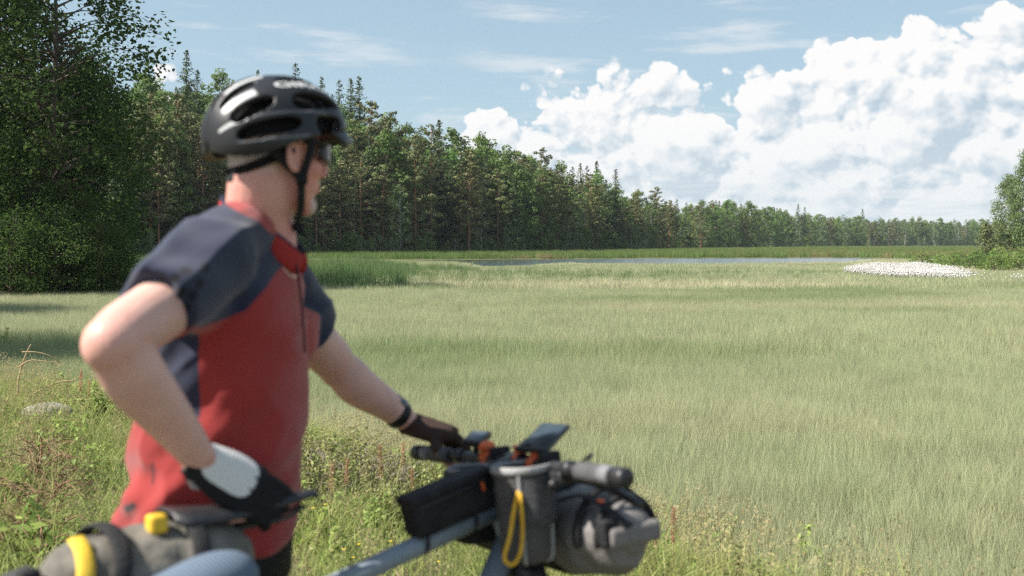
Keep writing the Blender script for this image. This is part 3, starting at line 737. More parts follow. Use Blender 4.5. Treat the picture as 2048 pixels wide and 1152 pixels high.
# ---------------------------------------------------------------- the dark copse on the left and the birches on the right
def single(kind_name, meshes, px, py_base, d, h, label, cat, wx=1.0, group=None, href=1.0, rz=None):
    x = (px - 1024) / F * d; r_ = empty(kind_name, (x, d, float(ground_h(x, d))), rng.uniform(0, 6.28) if rz is None else rz)
    s_ = h / href; r_.scale = (s_ * wx, s_ * wx, s_); tag(r_, label, cat, group)
    ob('trunk', meshes[0], r_); ob('crown', meshes[1], r_); return r_
def build_copse():
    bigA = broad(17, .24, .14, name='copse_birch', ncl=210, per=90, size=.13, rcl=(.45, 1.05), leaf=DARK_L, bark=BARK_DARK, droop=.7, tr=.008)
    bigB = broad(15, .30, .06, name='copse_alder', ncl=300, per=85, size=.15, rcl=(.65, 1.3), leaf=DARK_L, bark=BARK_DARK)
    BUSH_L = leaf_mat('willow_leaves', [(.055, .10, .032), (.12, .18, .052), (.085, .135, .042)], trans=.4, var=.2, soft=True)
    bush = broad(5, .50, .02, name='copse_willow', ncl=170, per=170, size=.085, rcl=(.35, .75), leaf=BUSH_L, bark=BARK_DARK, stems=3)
    g = 'dark trees of the copse on the left'
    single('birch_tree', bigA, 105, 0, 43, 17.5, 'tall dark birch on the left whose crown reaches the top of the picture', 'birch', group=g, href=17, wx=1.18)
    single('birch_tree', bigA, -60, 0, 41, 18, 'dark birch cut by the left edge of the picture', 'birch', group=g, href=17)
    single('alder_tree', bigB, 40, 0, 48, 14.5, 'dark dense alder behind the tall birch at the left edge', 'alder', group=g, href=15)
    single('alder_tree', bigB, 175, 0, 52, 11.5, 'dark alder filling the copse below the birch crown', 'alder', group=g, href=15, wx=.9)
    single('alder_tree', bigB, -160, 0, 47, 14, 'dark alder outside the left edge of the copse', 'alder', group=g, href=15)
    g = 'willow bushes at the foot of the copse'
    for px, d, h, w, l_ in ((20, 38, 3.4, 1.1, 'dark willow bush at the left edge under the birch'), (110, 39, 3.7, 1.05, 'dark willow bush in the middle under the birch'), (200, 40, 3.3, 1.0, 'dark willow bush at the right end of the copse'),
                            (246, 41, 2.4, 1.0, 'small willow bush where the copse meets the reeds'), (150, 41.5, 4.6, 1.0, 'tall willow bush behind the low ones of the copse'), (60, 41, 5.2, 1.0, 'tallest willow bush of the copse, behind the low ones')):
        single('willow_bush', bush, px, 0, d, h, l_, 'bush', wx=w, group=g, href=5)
    # trees out of the picture on the sun's side: their shade lies on the copse and the grass
    for x, y, h, lab in ((-41, 35, 18, 'dark alder standing left of the picture beside the copse'), (-24, 14.5, 17, 'dark alder left of the picture shading the marsh grass'), (-33, 25, 19, 'dark alder left of the picture behind the nearest one'), (-47, 44, 17, 'dark alder farthest left of the picture')):
        r_ = empty('alder_tree', (x, y, float(ground_h(x, y))), rng.uniform(0, 6)); s_ = h / 15; r_.scale = (s_,) * 3; tag(r_, lab, 'alder', 'trees left of the picture'); ob('trunk', bigB[0], r_); ob('crown', bigB[1], r_)
    # right
    rb = broad(15, .20, .20, name='shore_birch', ncl=240, per=80, size=.17, rcl=(.5, 1.05), leaf=BIRCH_L, bark=BARK_BIRCH, droop=.8, tr=.007)
    g = 'birches on the right shore'
    single('birch_tree', rb, 2052, 0, 108, 11.8, 'tall birch cut by the right edge of the picture', 'birch', group=g, href=15, wx=.85)
    single('birch_tree', rb, 2015, 0, 112, 9.4, 'birch with white trunk at the right edge, left of the tallest', 'birch', group=g, href=15)
    single('birch_tree', rb, 2110, 0, 110, 12.5, 'birch outside the right edge of the picture', 'birch', group=g, href=15)
    jm = broad(4.2, .26, .02, name='juniper', ncl=70, per=150, size=.13, rcl=(.3, .6), leaf=PINE_L, bark=BARK_DARK, shape=1)
    single('young_pine', jm, 1972, 0, 104, 4.0, 'small brownish young pine in front of the birches on the right shore', 'pine', href=4.2)
    gm = broad(1.5, .9, .02, name='gale_shrub', ncl=60, per=180, size=.10, rcl=(.22, .42), leaf=LEAF_L, bark=BARK_DARK, stems=3, flat=.8)
    k = 0; words = ['first', 'second', 'third', 'fourth', 'fifth', 'sixth', 'seventh', 'eighth', 'ninth']
    pts = []
    for d in (74, 80, 87, 94, 101):
        x0 = {74: 1985, 80: 1935, 87: 1905, 94: 1878, 101: 1850}[d]; px = x0
        while px < 2150: pts.append((px + rng.uniform(-6, 6), d + rng.uniform(-2, 2))); px += 1.9 * F / d
    for px, d in pts:
        single('bog_shrub', gm, px, 0, d, rng.uniform(1.0, 1.5), 'low bright green shrub of the thicket behind the white cotton grass', 'shrub', wx=rng.uniform(.95, 1.2), group='low shrubs on the right shore', href=1.5)
    # cotton grass
    cm = leaf_mat('cotton_tuft', [(0.70, 0.69, 0.66), (0.62, 0.60, 0.57), (0.68, 0.66, 0.63)], trans=.25, var=.05, soft=True)
    V, Fc = [], []
    b_ = MB()
    for q in range(26):
        c = np.array([*rng.normal(0, .4, 2), rng.uniform(.30, .60)]); b_.add(*ellipsoid(c, (.034, .034, .05), nu=6, nv=4))
    cme = b_.mesh('cotton_heads', cm)
    n = 1700; px = rng.uniform(1702, 2060, n); py = rng.uniform(518, 560, n)
    top = np.interp(px, [1690, 1740, 1830, 1900, 1960, 2060], [537, 527, 525, 533, 546, 551]); bot = np.interp(px, [1690, 1760, 1900, 1940, 2060], [537, 545, 549, 549, 554])
    kk = (py > top) & (py < bot) & (rng.uniform(0, 1, n) < np.interp(px, [1690, 1890, 1935, 2060], [1, .9, .08, .04]))
    px, py = px[kk], py[kk]; d = (CAMZ - .5) * F / (py - HZ); x = (px - 1024) / F * d
    P = np.stack([x, d, ground_h(x, d)], -1); o_ = np.ones(len(x))
    scatter('cotton_grass', P, np.stack([o_ * 0, o_ * 0, rng.uniform(0, 6, len(x))], -1), np.stack([o_, o_, o_], -1), [cme], 'bright white patch of cotton grass on the right before the shrubs', 'cotton grass')
build_copse()
# ================================================================ the cyclist
A3 = lambda v: np.array(v[:], float)
def attr_mat(name, stops, rough=0.8, bump=0.0, bscale=80.0, spec=0.25, sheen=0.0, var=0.12, weave=0.0):
    """base colour from mesh attributes: stops = [base, (attribute, colour), ...]"""
    m = bpy.data.materials.new(name); m.use_nodes = True; nt = m.node_tree; p = nt.nodes['Principled BSDF']
    p.inputs['Roughness'].default_value = rough; p.inputs['Specular IOR Level'].default_value = spec
    if sheen: p.inputs['Sheen Weight'].default_value = sheen
    tc = nt.nodes.new('ShaderNodeTexCoord'); n1 = noise(nt, tc.outputs['Object'], 14, 4, .6, dim='3D').step(.3, .7)
    c = mixc(nt, n1 * var * 2, stops[0], tuple(v * .6 for v in stops[0]))
    for an, col in stops[1:]:
        q = nt.nodes.new('ShaderNodeAttribute'); q.attribute_name = an
        c = mixc(nt, S(nt, q.outputs['Fac']).step(-0.002, 0.002) if not an.startswith('soft') else S(nt, q.outputs['Fac']), c, col)
    nt.links.new(c, p.inputs['Base Color'])
    if bump:
        b = nt.nodes.new('ShaderNodeBump'); b.inputs['Strength'].default_value = bump; b.inputs['Distance'].default_value = .004
        nt.links.new(noise(nt, tc.outputs['Object'], bscale, 4, .6, dim='3D').k, b.inputs['Height']); nt.links.new(b.outputs[0], p.inputs['Normal'])
    return m
def seg_dist(V, a, b):
    ab = b - a; t = np.clip(((V - a) @ ab) / (ab @ ab), 0, 1); return np.linalg.norm(V - (a + t[:, None] * ab), axis=1), ((V - a) @ ab) / (ab @ ab)
SKIN = None
def hand_pieces(W, K, side, nrm, fdir, curls, spread=.021, grow=0.0, cut=9, thumb=None, th_r=.011, size=1.0, fr=.0092):
    """palm from wrist W to knuckle centre K, four fingers that curl and a thumb; grow inflates it for the glove, cut shortens the fingers"""
    side = side / np.linalg.norm(side); nrm = nrm / np.linalg.norm(nrm); fdir = fdir / np.linalg.norm(fdir)
    out = []
    M = (W + K) / 2
    out.append(tube([W - (K - W) * .18, W, M, K, K + (K - W) * .10], np.array([.029, .031, .043, .045, .038]) * size + grow, 14, up=nrm, n=12, ell=[.85, .78, .52, .42, .36]))
    L = [(.044, .027, .021), (.047, .030, .022), (.044, .028, .021), (.035, .021, .019)]
    for i, off in enumerate((1.5, .5, -.5, -1.5)):
        p = K + side * off * spread - nrm * .003 * (i in (0, 3)); ang = 0; pts = [p - fdir * .025, p]; seg = 0
        ax = np.cross(fdir, nrm)
        for l, cu in zip(L[i], curls[i] if isinstance(curls[0], (list, tuple)) else curls):
            if seg >= cut: break
            ang += cu; d = fdir * math.cos(ang) - nrm * math.sin(ang)
            p = p + d * l * size * (0.75 if seg == cut - 1 else 1); pts.append(p); seg += 1
        r = np.linspace(fr * 1.12, fr * .82, len(pts)) + grow
        out.append(tube(pts, r, 10, n=len(pts) * 4)); out.append(ellipsoid(pts[-1], (r[-1],) * 3, nu=10, nv=7))
    if thumb:
        q = [W * .45 + K * .55 + side * .024] if False else [thumb[0]]
        q = list(thumb)[: 2 + (cut > 5)] if cut <= 5 else list(thumb)
        r = np.linspace(th_r * 1.25, th_r * .85, len(q)) + grow
        out.append(tube(q, r, 10, n=len(q) * 4)); out.append(ellipsoid(q[-1], (r[-1],) * 3, nu=10, nv=7))
    return out
def build_man():
    root = empty('person', (-0.575, 1.93, 0.70))
    tag(root, 'cyclist in red and navy jersey and black helmet, looking over the marsh', 'person')
    def part(name, me, parent=root, **kw):
        """mesh given in world space -> child of the person"""
        o = ob(name, me, None, **kw); o.parent = parent; o.matrix_parent_inverse = Matrix.Translation(-root.location) if parent is root else Matrix()
        if parent is not root: o.matrix_parent_inverse = Matrix.Identity(4)
        return o
    shR, elR, wrR = (A3(at(*q)) for q in ((428, 512, 1.77), (226, 688, 1.50), (402, 922, 1.655)))
    shL, elL = (A3(at(*q)) for q in ((548, 562, 2.11), (676, 735, 2.27)))
    wrL = np.array([-.240, 2.365, 1.772])
    dC = 1.93
    # ---- head axes
    hc = A3(at(546, 301, 1.91)); yaw = R(38); f = np.array([math.cos(yaw), math.sin(yaw), -.03]); f /= np.linalg.norm(f)
    l = np.array([-math.sin(yaw), math.cos(yaw), 0]); u = np.cross(f, l)
    H = lambda a, b, c: hc + f * a + l * b + u * c
    hax = (f, l, u)
    # ---- torso outline: row, back, front, half width
    rows = [(470, 462, 571, .085), (500, 418, 583, .140), (540, 378, 591, .172), (600, 346, 597, .182), (680, 322, 602, .180), (760, 308, 604, .174), (840, 294, 602, .172), (920, 276, 594, .176), (1000, 262, 583, .182), (1070, 262, 577, .184)]
    def torso(shrink, rws, extra=()):
        P, ra, el = [], [], []
        for py, xb, xf, hw in list(rws) + list(extra):
            z = CAMZ - (py - HZ) / F * dC; xb_, xf_ = (xb - 1024) / F * dC, (xf - 1024) / F * dC
            P.append(((xb_ + xf_) / 2, dC, z)); ra.append((xf_ - xb_) / 2 - shrink); el.append((hw - shrink) / ((xf_ - xb_) / 2 - shrink))
        V, Fc = tube(P, ra, 36, up=(0, 1, 0), n=44, ell=el, power=2.35)
        return V, Fc
    # tube() with up=(0,1,0): first axis = up x tangent -> X, second -> Y
    neck0 = A3(at(520, 478, 1.93)); neck1 = H(-.022, 0, -.075)
    body = [torso(.014, rows, [(1120, 295, 565, .165), (1180, 315, 560, .155)])]
    body += [tube([neck0 + [-.012, 0, -.06], neck0, (neck0 + neck1) / 2 + [-.004, 0, 0], neck1, H(-.02, 0, -.02)], [.088, .070, .0635, .063, .066], 20, n=14, ell=1.0)]
    # trapezius
    for sh in (shR, shL):
        body.append(tube([neck0 + [-.01, 0, .025], (neck0 + sh) / 2 + [-.01, 0, .012], sh + [0, 0, .0]], [.050, .056, .058], 14, n=8))
    # head
    body += [ellipsoid(H(-.006, 0, .032), (.096, .077, .090), hax, 28, 20), ellipsoid(H(.030, 0, -.038), (.062, .061, .082), hax), ellipsoid(H(.022, 0, -.082), (.062, .052, .036), hax), ellipsoid(H(.070, 0, -.103), (.022, .027, .021), hax),
             ellipsoid(H(.083, 0, .020), (.014, .050, .013), hax), ellipsoid(H(.055, .040, -.030), (.030, .022, .026), hax), ellipsoid(H(.055, -.040, -.030), (.030, .022, .026), hax),
             tube([H(.086, 0, .012), H(.099, 0, -.012), H(.108, 0, -.030), H(.102, 0, -.040)], [.008, .0095, .011, .009], 10, n=10), ellipsoid(H(.100, .012, -.040), (.010, .008, .007), hax, 10, 8), ellipsoid(H(.100, -.012, -.040), (.010, .008, .007), hax, 10, 8),
             ellipsoid(H(.088, 0, -.062), (.011, .025, .006), hax, 14, 8), ellipsoid(H(.086, 0, -.073), (.011, .023, .007), hax, 14, 8)]
    for s_ in (-1, 1):   # ears
        pts = [H(.022 + .010 * math.cos(t) * 1.5 - .012, s_ * (.077 + .010 * (1 - math.cos(t)) * .5), -.012 + .031 * math.sin(t)) for t in np.linspace(-1.9, 3.6, 12)]
        pts = [H(.010 - .019 * math.cos(t), s_ * (.079 + .008 * (.5 + .5 * math.cos(t))), -.012 + .030 * math.sin(t)) for t in np.linspace(-1.7, 2.3, 12)]
        body.append(tube(pts, .0062, 8, n=24)); body.append(ellipsoid(H(.012, s_ * .077, -.014), (.016, .007, .025), hax, 12, 8)); body.append(ellipsoid(H(.008, s_ * .079, -.041), (.009, .006, .009), hax, 10, 8))
    # arms
    def arm(sh, el_, wr, bend):
        m1 = (sh + el_) / 2 + bend * .012; m2 = el_ + (wr - el_) * .28 + bend * .006; m3 = el_ + (wr - el_) * .65
        return [tube([sh + (sh - el_) * .05, sh * .7 + el_ * .3, m1, el_ * .88 + sh * .12, el_], [.062, .058, .053, .049, .044], 18, n=22), tube([el_ + (el_ - wr) * .04, el_ + (wr - el_) * .12, m2, m3, wr, wr + (wr - el_) * .06], [.040, .047, .049, .041, .031, .030], 18, n=26, ell=[1, 1, .96, .9, .82, .8]), ellipsoid(el_, (.046, .046, .046))]
    body += arm(shR, elR, wrR, np.array([0, 0, -1.0])) + arm(shL, elL, wrL, np.array([-.3, 0, -1.0]))
    # hands
    KR = A3(at(505, 985, 1.69)); sideR = np.array([-.62, .76, .08]); nR = np.array([-.10, -.74, .66]); fR = np.array([.84, .30, -.42])
    sideR = np.cross(nR, KR - wrR); sideR /= np.linalg.norm(sideR)
    thR = [wrR * .55 + KR * .45 + sideR * .020, wrR * .35 + KR * .65 + sideR * .045 + [0, 0, -.012], wrR * .1 + KR * .9 + sideR * .052 + [0, 0, -.03], KR + sideR * .05 + [.012, 0, -.045]]
    hR = dict(curls=(R(38), R(58), R(30)), thumb=thR)
    KL = np.array([-.150, 2.330, 1.752]); axb = np.array([.54, -.83, .115]); nL = np.array([-.10, -.02, 1.0]); fL = np.array([.83, .54, -.12])
    thL = [wrL * .5 + KL * .5 + axb * .026 + [0, 0, -.012], KL + axb * .050 + [-.045, -.02, -.030], KL + axb * .060 + [-.030, -.015, -.055], KL + axb * .058 + [-.005, 0, -.064]]
    hL = dict(curls=(R(48), R(82), R(62)), thumb=thL)
    body += hand_pieces(wrR, KR, sideR, nR, fR, **hR) + hand_pieces(wrL, KL, axb, nL, fL, **hL)
    # legs and feet
    hipz = 1.58; legs = {}
    for nm, hy, fx, fy in (('near', 1.845, -.60, 1.86), ('far', 2.02, -.54, 2.06)):
        hp = np.array([-.585, hy, hipz]); an = np.array([fx, fy, .79]); kn = (hp + an) / 2 + [.035, 0, .02]
        legs[nm] = (hp, kn, an)
        body.append(tube([hp + [0, 0, .05], hp * .7 + kn * .3, hp * .3 + kn * .7, kn], [.098, .090, .070, .060], 20, n=14)); body.append(tube([kn + [0, 0, .03], kn * .7 + an * .3 + [-.015, 0, 0], kn * .3 + an * .7, an], [.057, .057, .044, .037], 18, n=14))
        body.append(tube([an + [-.05, 0, -.045], an + [.03, 0, -.045], an + [.12, 0, -.062], an + [.18, 0, -.068]], [.034, .040, .036, .022], 14, n=10, ell=.75))
    me = remesh(body, .0045, 5, .5, 'body')
    V = verts_of(me)
    L = np.stack([(V - hc) @ f, (V - hc) @ l, (V - hc) @ u], -1)
    # short grey stubble: nape, temples, chin
    near_head = np.linalg.norm(V - hc, axis=1) < .2
    stub = np.where(near_head, np.maximum(sst(L[:, 2], -.058, -.022) * sst(-L[:, 0], .005, .035), 0.85 * sst(L[:, 0], .060, .080) * sst(-L[:, 2], .078, .098)), 0)
    stub *= np.where(near_head & (np.abs(L[:, 1]) > .083), 0, 1)
    attr(me, 'soft_hair', np.clip(stub, 0, 1) * .88)
    dE, _ = seg_dist(V, elR, elR + [0, 0, .001]); dEa = sst(-dE, -.075, -.03)
    flush = np.where(near_head, .55 * sst(L[:, 0], -.01, .05) + .35, 0) + dEa * .35 + np.where(V[:, 2] > 2.2, .25, 0) * ~near_head
    flush = flush + .16 * fbm(V, 16, 3) + .05
    attr(me, 'soft_flush', np.clip(flush, 0, .8))
    tt = np.where((np.linalg.norm(V - KR, axis=1) < .11) | (np.linalg.norm(V - KL, axis=1) < .11), .5, 0); attr(me, 'soft_tip', tt)
    sm = attr_mat('skin', [(.72, .445, .37), ('soft_flush', (.68, .27, .23)), ('soft_tip', (.56, .26, .20)), ('soft_hair', (.56, .53, .50))], .5, .16, 120, .4, var=.16)
    p_ = sm.node_tree.nodes['Principled BSDF']; p_.inputs['Subsurface Weight'].default_value = .12; p_.inputs['Subsurface Radius'].default_value = (.012, .005, .003); p_.inputs['Subsurface Scale'].default_value = .6
    me.materials.append(sm); part('body', me)
    # ---- eyes
    ew = mat('eye_white', (.75, .73, .70), rough=.2); ei = mat('iris', (.05, .09, .12), rough=.15)
    for s_ in (-1, 1):
        o = part('eye', MB().add(*ellipsoid(H(.066, s_ * .030, .002), (.012,) * 3, hax, 16, 12)).mesh('eye', ew))
        io = ob('iris', MB().add(*ellipsoid(H(.0763, s_ * .030, .002), (.003, .006, .006), hax, 12, 8)).mesh('iris', ei), o)
    # ---- jersey
    jp = [torso(-.004, rows)]
    for sh, el_, k in ((shR, elR, .60), (shL, elL, .58)):
        e2 = sh + (el_ - sh) * k
        jp.append(tube([sh + (sh - el_) * .12 + [0, 0, .004], sh, sh * .6 + e2 * .4, e2 * .92 + sh * .08, e2], [.066, .077, .073, .069, .067], 26, n=18))
        jp.append(tube([neck0 + [-.012, 0, .012], (neck0 + sh) / 2 + [-.006, 0, .022], sh + [0, 0, .006]], [.060, .066, .068], 18, n=10))
        under = (sh + e2) / 2 + [0, .0, -.055]
        jp.append(tube([(sh * .35 + e2 * .65) + [0, 0, -.02], under * .5 + np.array([under[0], dC, under[2]]) * .5, np.array([-.57, dC, 1.98])], [.045, .075, .10], 16, n=10))
    jm = remesh(jp, .005, 14, .5, 'jersey')
    V = verts_of(jm); N = normals_of(jm)
    dR, tR = seg_dist(V, shR, elR); dL, tL = seg_dist(V, shL, elL)
    # folds: diagonal drag lines from the armpit, sag over the hem, fine wrinkles on sleeves
    Z, X, Y = V[:, 2], V[:, 0], V[:, 1]
    w1 = np.array([mnoise.noise(Vector((x * 3 + z * 7, y * 4, z * 13 - x * 16))) for x, y, z in V])
    w2 = np.array([mnoise.noise(Vector((x * 9 + 5, y * 9, z * 22 + x * 6))) for x, y, z in V])
    rid = (1 - np.abs(np.array([mnoise.noise(Vector((x * 2.5 + z * 3.0 + 9, y * 3, z * 9 - x * 11))) for x, y, z in V])) * 2.2).clip(0, 1) ** 2
    low = sst(-Z, -1.92, -1.70); slv = ((dR < .10) & (tR > .05)) | ((dL < .10) & (tL > .05))
    disp = rid * (.006 + .008 * low) + w1 * (.010 + .016 * low) + w2 * (.004 + .007 * low) + np.where(slv, w2 * .003, 0)
    # cuffs stay free of the arm: keep displacement mild at the cut ends
    V = V + N * disp[:, None]; set_verts(jm, V)
    # colour panels
    px = X / Y * F + 1024; py = HZ - (Z - CAMZ) / Y * F
    X7, Z7 = X, Z
    def poly_sd(xs, zs, P):
        """signed distance to a closed outline, > 0 inside"""
        P = np.asarray(P); d = np.full(len(xs), 9.0); ins = np.zeros(len(xs), bool)
        for a_, b_ in zip(P, np.roll(P, -1, 0)):
            e_ = b_ - a_; t = np.clip(((xs - a_[0]) * e_[0] + (zs - a_[1]) * e_[1]) / (e_ @ e_), 0, 1)
            d = np.minimum(d, np.hypot(xs - a_[0] - t * e_[0], zs - a_[1] - t * e_[1]))
            c = (a_[1] > zs) != (b_[1] > zs); xi = a_[0] + (zs - a_[1]) / (b_[1] - a_[1] + 1e-12) * e_[0]; ins ^= c & (xs < xi)
        return np.where(ins, d, -d)
    G = lambda x, y, d=1.77: ((x - 1024) / F * d, CAMZ - (y - HZ) / F * d)
    out_ = [G(440, 395, 1.9), G(478, 412, 1.86), G(512, 442, 1.82), G(532, 485), G(536, 530), G(524, 575), G(492, 620), G(440, 640), G(408, 655), G(407, 740), G(406, 832), G(356, 832), G(330, 760), G(200, 700), G(200, 380)]
    sdn = poly_sd(X7, Z7, out_)
    side_panel_far = poly_sd(X7, Z7, [G(585, 520, 2.1), G(640, 520, 2.1), G(700, 760, 2.1), G(600, 760, 2.1)])
    navy = np.where(Y < dC - .02, sdn, np.where(dL < .085, np.minimum(.1, (.085 - dL)), np.where((X < -.60) & (Z > 2.02), .05, -.05)))
    attr(jm, 'navy', navy)
    pocket = poly_sd(X7, Z7, [G(306, 922), G(311, 922), G(309, 968), G(303, 968)]); refl = poly_sd(X7, Z7, [G(246, 1018), G(276, 1003), G(281, 1012), G(250, 1030)])
    holes = np.full(len(X), -.02)
    ax = (elR - shR) / np.linalg.norm(elR - shR)
    for (hx, hy) in ((322, 565), (350, 557), (370, 545), (340, 590), (362, 582), (395, 568), (385, 590), (372, 612), (405, 540)):
        c = A3(at(hx, hy, 1.60)); dd = np.hypot(px - hx, (py - hy)); holes = np.maximum(holes, np.where(Y < 1.8, .0085 - dd / 1220, -.02))
    attr(jm, 'mark', np.where(Y < dC, np.maximum(np.maximum(pocket, refl), -.05), -.05)); attr(jm, 'holes', holes)
    jmat = attr_mat('jersey_cloth', [(.34, .042, .040), ('navy', (.029, .035, .066)), ('mark', (.02, .02, .025)), ('holes', (.010, .011, .02))], .85, .12, 420, .15, .25, .05)
    jm.materials.append(jmat); jo = part('jersey', jm)
    # collar: red band with a navy lip, open at the front with the zip
    red = mat('collar_red', (.40, .045, .042), (.36, .038, .036), 20, .85, .3, 260, .15); nav = mat('collar_navy', (.035, .04, .07), rough=.85, spec=.15); zipm = mat('zip', (.07, .014, .016), rough=.5)
    cpts = []
    for t in np.linspace(-2.85, 2.85, 26):
        # 0 = nape, +-pi = throat; near side is negative Y
        r_ = .069; b_ = np.array([-math.cos(t) * r_ * 1.0, math.sin(t) * r_ * .98, 0])
        z_ = np.interp(abs(t), [0, 1.2, 2.0, 2.6, 3.1], [.072, .044, .004, -.028, -.050])
        cpts.append(neck0 + b_ + [-.002 + .020 * (abs(t) / 3.1) ** 2, 0, z_ - .012])
    co = part('collar', MB().add(*tube(cpts, .0075, 12, up=(0, 0, 1), n=60, ell=2.9)).mesh('collar', red))
    ob('collar_edge', MB().add(*tube([p + [0, 0, .024] for p in cpts], .0045, 8, up=(0, 0, 1), n=60)).mesh('collar_edge', nav), co)
    zp = [A3(at(x, y, d)) for x, y, d in ((583, 500, 1.905), (590, 545, 1.895), (597, 600, 1.885), (602, 660, 1.88), (604, 705, 1.88))]
    part('zip', MB().add(*tube([p + [  .006, -.004, 0] for p in zp], .0026, 8, n=20)).mesh('zip', zipm))
    # ---- shorts, socks, shoes
    black = mat('shorts_cloth', (.012, .012, .014), (.02, .02, .022), 20, .8, .2, 150, .2)
    sp = [torso(-.002, [(1045, 272, 580, .178), (1100, 275, 578, .178), (1140, 285, 576, .176), (1185, 300, 574, .172)])]
    for nm in legs:
        hp, kn, an = legs[nm]; sp.append(tube([hp + [0, 0, .03], hp * .7 + kn * .3, hp * .25 + kn * .75, kn + [0, 0, .04]], [.107, .100, .084, .078], 20, n=12))
    sme = remesh(sp, .007, 6, .5, 'shorts'); sme.materials.append(black); part('shorts', sme)
    shoe = mat('shoe', (.03, .03, .032), (.05, .05, .05), 30, .6)
    for nm in legs:
        an = legs[nm][2]
        o = part('shoe', remesh([tube([an + [-.065, 0, -.04], an + [.03, 0, -.035], an + [.12, 0, -.055], an + [.195, 0, -.065]], [.042, .047, .044, .028], 16, n=12, ell=.85), box(an + [.065, 0, -.085], .27, .088, .018, bevel=.006)], .005, 3, .4, 'shoe')); o.data.materials.append(shoe)
    # ---- gloves
    def glove(W, K, sd, n_, fd, hd, pal, name='glove'):
        pcs = hand_pieces(W, K, sd, n_, fd, hd['curls'], grow=.0045, cut=2, thumb=hd['thumb'])
        gm = remesh(pcs, .0032, 4, .5, 'glove'); V = verts_of(gm); N = normals_of(gm)
        D_ = (K - W) / np.linalg.norm(K - W); t = (V - W) @ D_; s_ = (V - W) @ (sd / np.linalg.norm(sd)); h_ = N @ (n_ / np.linalg.norm(n_))
        attr(gm, 'pale', pal(V, N, t, s_, h_)); gm.materials.append(GL); return part('glove', gm)
    GL = attr_mat('glove_cloth', [(.018, .018, .020), ('pale', (.72, .71, .69))], .8, .5, 300, .2, var=.1)
    glove(wrR, KR, sideR, nR, fR, hR, lambda V, N, t, s_, h_: np.where(h_ > .05, .02 * (1 - (np.abs(t - .046) / .050) ** 4 - (np.abs(s_ - .008) / .036) ** 3) - .012 * (np.abs(np.abs(s_ - .006) - .011) < .0016) * (t > .045), -.02))
    GL2 = attr_mat('glove_cloth_dark', [(.055, .035, .028), ('pale', (.62, .61, .60))], .85, .5, 300, .15, var=.1); GL = GL2
    glove(wrL, KL, axb, nL, fL, hL, lambda V, N, t, s_, h_: np.where(h_ > .2, np.minimum(np.minimum(t - .062, .088 - t), .018 - np.abs(s_ - .005)), -.02))
    cuffm = mat('glove_cuff', (.40, .40, .40), (.28, .28, .28), 40, .9, .4, 200)
    D_ = (wrR - elR) / np.linalg.norm(wrR - elR)
    part('glove_cuff', MB().add(*tube([wrR + D_ * .008, wrR + D_ * .030], [.0365, .0375], 20, up=nR, ell=.85, caps=False)).mesh('glove_cuff', cuffm))
    # ---- watch on the far wrist
    wb = mat('watch_strap', (.012, .012, .014), rough=.5); D_ = (wrL - elL) / np.linalg.norm(wrL - elL); wc = wrL - D_ * .042
    aw, bw = frame_for(D_, np.array([0, 0, 1.0]))
    ring = [wc + .0365 * (aw * math.cos(t) + bw * .86 * math.sin(t)) for t in np.linspace(0, 6.2832, 25)]
    wo = part('watch', MB().add(*tube(ring, .0035, 8, up=D_, ell=3.4, caps=False)).mesh('watch', wb))
    topn = bw * .75 + np.array([-.1, -.6, .2]); topn /= np.linalg.norm(topn); sdw = np.cross(D_, topn)
    ob('watch_face', MB().add(*box(wc + topn * .036, .036, .030, .010, (D_, sdw, topn), .004)).mesh('watch_face', mat('watch_glass', (.01, .012, .015), rough=.1, spec=.6)), wo)
    # ---- sunglasses
    gl = mat('sunglass_lens', (.008, .010, .010), (.012, .014, .012), rough=.15, spec=.25); fr_ = mat('sunglass_frame', (.015, .015, .017), rough=.35)
    b = MB()
    for s_ in (-1, 1):
        nu, nv = 12, 8; q = []
        for i in range(nu):
            for j in range(nv):
                a_ = .10 + (i / (nu - 1)) * 1.30; vv = (j / (nv - 1) - .5); hh = .044 * (1 - .40 * (i / (nu - 1)) ** 2)
                q.append(H(.052 + .055 * math.cos(a_), s_ * (.004 + .066 * math.sin(a_)), .002 + vv * hh - .004 * (i / (nu - 1))))
        I = np.array([[i * nv + j, (i + 1) * nv + j, (i + 1) * nv + j + 1, i * nv + j + 1] for i in range(nu - 1) for j in range(nv - 1)]); b.add(q, I)
    sg = part('sunglasses', b.mesh('sunglasses', gl)); so = sg.modifiers.new('t', 'SOLIDIFY'); so.thickness = .0025
    b = MB()
    for s_ in (-1, 1): b.add(*tube([H(.078, s_ * .064, .012), H(.05, s_ * .079, .012), H(.0, s_ * .083, .008), H(-.03, s_ * .082, -.008)], .0028, 6, n=14, ell=1.6))
    b = MB().add(*tube([H(-.03, -.082, -.008), H(.0, -.083, .010), H(.05, -.079, .014), H(.078, -.064, .018), H(.100, -.035, .022), H(.108, 0, .023), H(.100, .035, .022), H(.078, .064, .018), H(.05, .079, .014), H(.0, .083, .010), H(-.03, .082, -.008)], .0028, 6, n=60, ell=1.5))
    ob('sunglass_frame', b.mesh('sunglass_frame', fr_), sg)
    # ---- helmet
    A_, B_, C_ = .121, .102, .108; c0 = H(.006, 0, .019)
    tilt = R(10); hf = f * math.cos(tilt) + u * math.sin(tilt); hu = np.cross(hf, l)
    def sh(t, al, k=1.0):
        ct = math.cos(t * math.pi / 2) ** .80; st = math.sin(t * math.pi / 2)
        w = abs(math.sin(al)); cz = C_ if math.cos(al) > 0 else C_ * .75
        ridge = 1 + .018 * math.cos(al * 7.2) * (1 - t * t)
        front = 1.0 + .05 * max(0, -t)
        return c0 + hf * A_ * st * k + l * (B_ * ct * math.sin(al) * k * ridge) + hu * (cz * ct * math.cos(al) * k * ridge * front)
    vents = []
